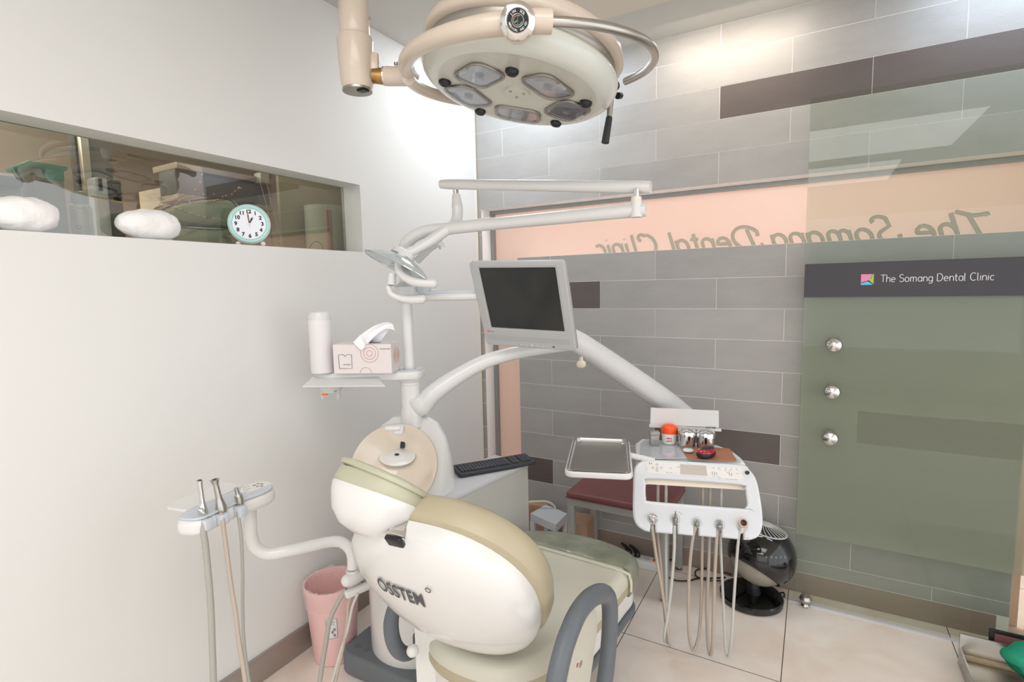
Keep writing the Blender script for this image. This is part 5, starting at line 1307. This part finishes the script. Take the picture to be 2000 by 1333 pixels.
for x in (SX0, SX1-.035):
    for y in (SY0, SY1-.035):
        lg = MB().box((x, y, .02), (x+.035, y+.035, SZ-.060), bev=.003).build('leg', 'bench_metal', t)
        MB().lathe([(.016, 0), (.017, .006), (.008, .010), (.008, .022)], Matrix.Translation((x+.0175, y+.0175, 0)), 16).build('foot', 'chrome', lg)
q = [oZ(.25, *p) for p in ((1036, 1003), (1086, 1025), (1108, 1003), (1066, 986))]
t = thing('footstool', (q[1].x, q[1].y, 0), 'small white low stand between the grey cabinet and the bench', 'stand')
bx_ = [(p.x, p.y) for p in q]
plate('top', bx_, [], .045, .002, Matrix.Translation((0, 0, .2275)), 'stand_white', t)
cq = sum(q, V())/4
for p in q:
    pp = cq.lerp(V((p.x, p.y, 0)), .88); MB().box((pp.x-.012, pp.y-.012, 0), (pp.x+.012, pp.y+.012, .205), bev=.002).build('leg', 'stand_white', t)
q = oZ(.20, 1122, 1026)
t = thing('cardboard_box', (q.x, q.y, 0), 'brown cardboard box on the floor behind the bench leg', 'box')
Mq = Matrix.Translation((.745, -.055, 0)) @ Matrix.Rotation(.12, 4, 'Z')
MB().box((-.10, -.155, 0), (.02, 0, .198), Mq, .001).build('carton', 'cardboard', t, 0)
MB().box((-.10, -.155, .198), (.02, 0, .2), Mq, .0008).build('flap', 'cardboard', t, 0)
t = thing('cardboard_sheet', (.42, -.12, 0), 'flat brown cardboard piece behind the white low stand', 'cardboard')
MB().box((.36, -.16, 0), (.50, -.10, .235), bev=.002).build('sheet', 'cardboard', t)
P = [oD(2.95, *p) for p in ((1030, 984), (1050, 980), (1070, 981), (1083, 990), (1087, 1003))]+[V((.66, -.10, .12)), V((.64, -.08, .008))]
P = [V((.40, -.09, .02)), V((.41, -.085, .15))]+P
tag(MB().tube(P, .006, 8, 6).build('cable', 'vinyl_cream'), 'beige cable arching over the white low stand', 'cable')
t = thing('power_strip', (1.05, -.1, 0), 'white power strip with two black plugs on the floor under the bench', 'power strip')
MB().box((.90, -.145, 0), (1.165, -.085, .048), bev=.006).build('body', 'white_matte', t)
for x in (.985, 1.03):
    pg = MB().tube([V((x, -.115, .046)), V((x, -.113, .062)), V((x-.02, -.10, .078)), V((x-.05, -.085, .085))], [.017, .016, .010, .006], 12, 4).build('plug', 'black', t)
MB().lathe([(.017, .048), (.017, .050), (.014, .049), (.001, .0485)], Matrix.Translation((1.085, -.115, 0)), 24).build('socket', 'fan_grille', t)
MB().box((1.115, -.128, .048), (1.14, -.104, .052), bev=.002).build('switch', 'jar_orange', t)
def fz(x, y, z=.006): return oZ(z, 1180+x/4.26, 1020+y/4.26)
P = [fz(*p) for p in ((470, 330), (500, 400), (540, 460), (600, 488), (700, 490), (790, 468), (900, 468), (1010, 462))]
tag(MB().tube([V((1.20, -.07, .05))]+P, .0035, 8, 6).build('power_cable', 'black'), 'black cable running from under the bench to the fan base', 'cable')
P = [fz(*p, .012) for p in ((1060, 440), (980, 415), (900, 395), (820, 390), (765, 405), (760, 440), (800, 472), (880, 488), (990, 490))]
tag(MB().tube(P, .0035, 8, 6).build('power_cable', 'black'), 'black looped cable lying on the floor left of the fan base', 'cable')

# ------------------------------------------------------------ fan
fb = V((1.592, -.172, 0)); 
t = thing('fan', fb, 'glossy black ball shaped air fan on a round black base', 'fan')
MB().lathe([(.001, 0), (.132, 0), (.138, .006), (.138, .026), (.132, .032), (.001, .033)], Matrix.Translation(fb), 64).build('base', 'fan_black', t, 40)
bcn = oD((fb-CAM).dot(FW)+.0, 1487, 1084)
MB().tube([fb+V((.01, .01, .03)), fb+V((.01, .01, .08)), bcn-V((0, 0, .09))], [.032, .026, .03], 18, 3).build('neck', 'black', t)
RB2 = .150
shx = (V((0, 0, 1))*.80+_r*.42+V((0, .35, 0))).normalized()
Msh = axf(bcn, shx)
pr_ = [(RB2*math.sin(math.radians(a_)), RB2*math.cos(math.radians(a_))) for a_ in range(2, 126, 6)]
pr_ = pr_+[(RB2*.80, -RB2*.56), (RB2*.78, -RB2*.50)]
MB().lathe(pr_, Msh, 64, cap=False).build('shell', 'fan_black', t, 70)
pi_ = [(RB2*.9*math.sin(math.radians(a_)), RB2*.93*math.cos(math.radians(a_))) for a_ in range(60, 179, 7)]
MB().lathe(pi_, Msh, 56, cap=False).build('inner_shell', 'fan_inner', t, 70)
gn = (V((0, 0, 1))+_r*.16).normalized(); Rg_ = .088
Mg = axf(bcn, gn); g_ = MB(); RS = RB2+.003
def gz(r): return math.sqrt(RS*RS-r*r)*.985
g_.torus(Mg @ Matrix.Translation((0, 0, gz(Rg_))), Rg_, .0035, 56, 6).torus(Mg @ Matrix.Translation((0, 0, gz(.03))), .03, .002, 30, 6)
for k in range(26):
    a_ = 2*PI*k/26
    g_.tube([Mg @ V((r*math.cos(a_+(r-.03)*9), r*math.sin(a_+(r-.03)*9), gz(r)+.003)) for r in (.03, .05, .07, .088)], .0018, 4, 1)
MB().lathe([(.001, RB2+.0012)]+[(math.sin(a_)*(RB2+.0012), math.cos(a_)*(RB2+.0012)) for a_ in (.1, .2, .3, .4, .5, .6)], Mg, 40, cap=False).build('grille_well', 'dark_rubber', t)
g_.build('grille', 'fan_grille', t)
MB().lathe([(.001, gz(0)+.006), (.026, gz(.026)+.005), (.031, gz(.031)+.001)], Mg, 32).build('grille_hub', 'fan_grille', t)
dots = MB(); vdir = (CAM-bcn).normalized()
for (px, py) in ((1497, 1089), (1507, 1089), (1516, 1090), (1525, 1089), (1533, 1089)):
    d = ray(px, py).normalized(); oc = CAM-bcn; b2 = oc.dot(d); disc = b2*b2-(oc.dot(oc)-(RB2+.0006)**2)
    if disc > 0:
        pp = CAM+d*(-b2-math.sqrt(disc)); dots.torus(axf(pp, pp-bcn), .0032, .0006, 12, 4)
for (px, py) in ((1515, 1096), (1515, 1100), (1515, 1104), (1524, 1096), (1524, 1100), (1524, 1104)):
    d = ray(px, py).normalized(); oc = CAM-bcn; b2 = oc.dot(d); disc = b2*b2-(oc.dot(oc)-(RB2+.0006)**2)
    if disc > 0: dots.ball(CAM+d*(-b2-math.sqrt(disc)), .0009, n=6)
tag(dots.build('touch_icons', 'fan_grille', t), kind='stuff')
P = [oZ(.006, *p) for p in ((1520, 1160), (1530, 1158), (1532, 1166), (1522, 1168))]
MB().tube(P, .0032, 8, 5).build('fan_lead', 'black', t)

# ------------------------------------------------------------ steel tray in the lower right corner, cloth, framed plate
X0 = 2.335; 
t = thing('floor_tray', (X0, -.25, 0), 'large open steel tray at the lower right corner under the glass door', 'tray')
MB().box((X0, -.262, 0), (3.1, -.254, .125), bev=.001).build('back_wall', 'steel', t)
MB().box((X0, -1.3, 0), (X0+.006, -.262, .070), bev=.001).build('side_wall', 'steel', t)
MB().box((X0+.006, -1.3, .028), (3.1, -.262, .034)).build('bottom', 'brushed', t, 0)
MB().box((X0+.006, -.282, .034), (3.1, -.262, .050), bev=.002).build('ledge', 'dull_brass', t)
a = oY(-.25, 1935, 1233)
t = thing('framed_plate', (a.x, -.235, 0), 'rounded mauve plate with a dark frame standing behind the steel tray', 'plate')
zt = a.z
MB().box((a.x, -.235, 0), (3.0, -.225, zt), bev=.004).build('frame', 'black', t)
MB().box((a.x+.015, -.240, .01), (3.0, -.234, zt-.014), bev=.002).build('panel', 'maroon', t)
P = [oD(1.85, *p) for p in ((1972, 1288), (1998, 1270), (2030, 1262), (2050, 1300), (2030, 1340), (2003, 1325), (1984, 1308))]
c_ = sum(P, V())/len(P)
mb = MB(); rg = catmull(P, 4, True); nrm = FW
mb.rings([[c_+(p-c_)*f_+V((0, 0, -.002))+nrm*d_+V((0, 0, .004*math.sin(i*1.3))) for i, p in enumerate(rg)] for f_, d_ in ((.5, -.028), (.85, -.02), (1, 0), (.98, .03), (.7, .06))])
tag(mb.build('green_cloth', 'green_cloth'), 'bright green cloth lying over the steel tray at the right picture edge', 'cloth')
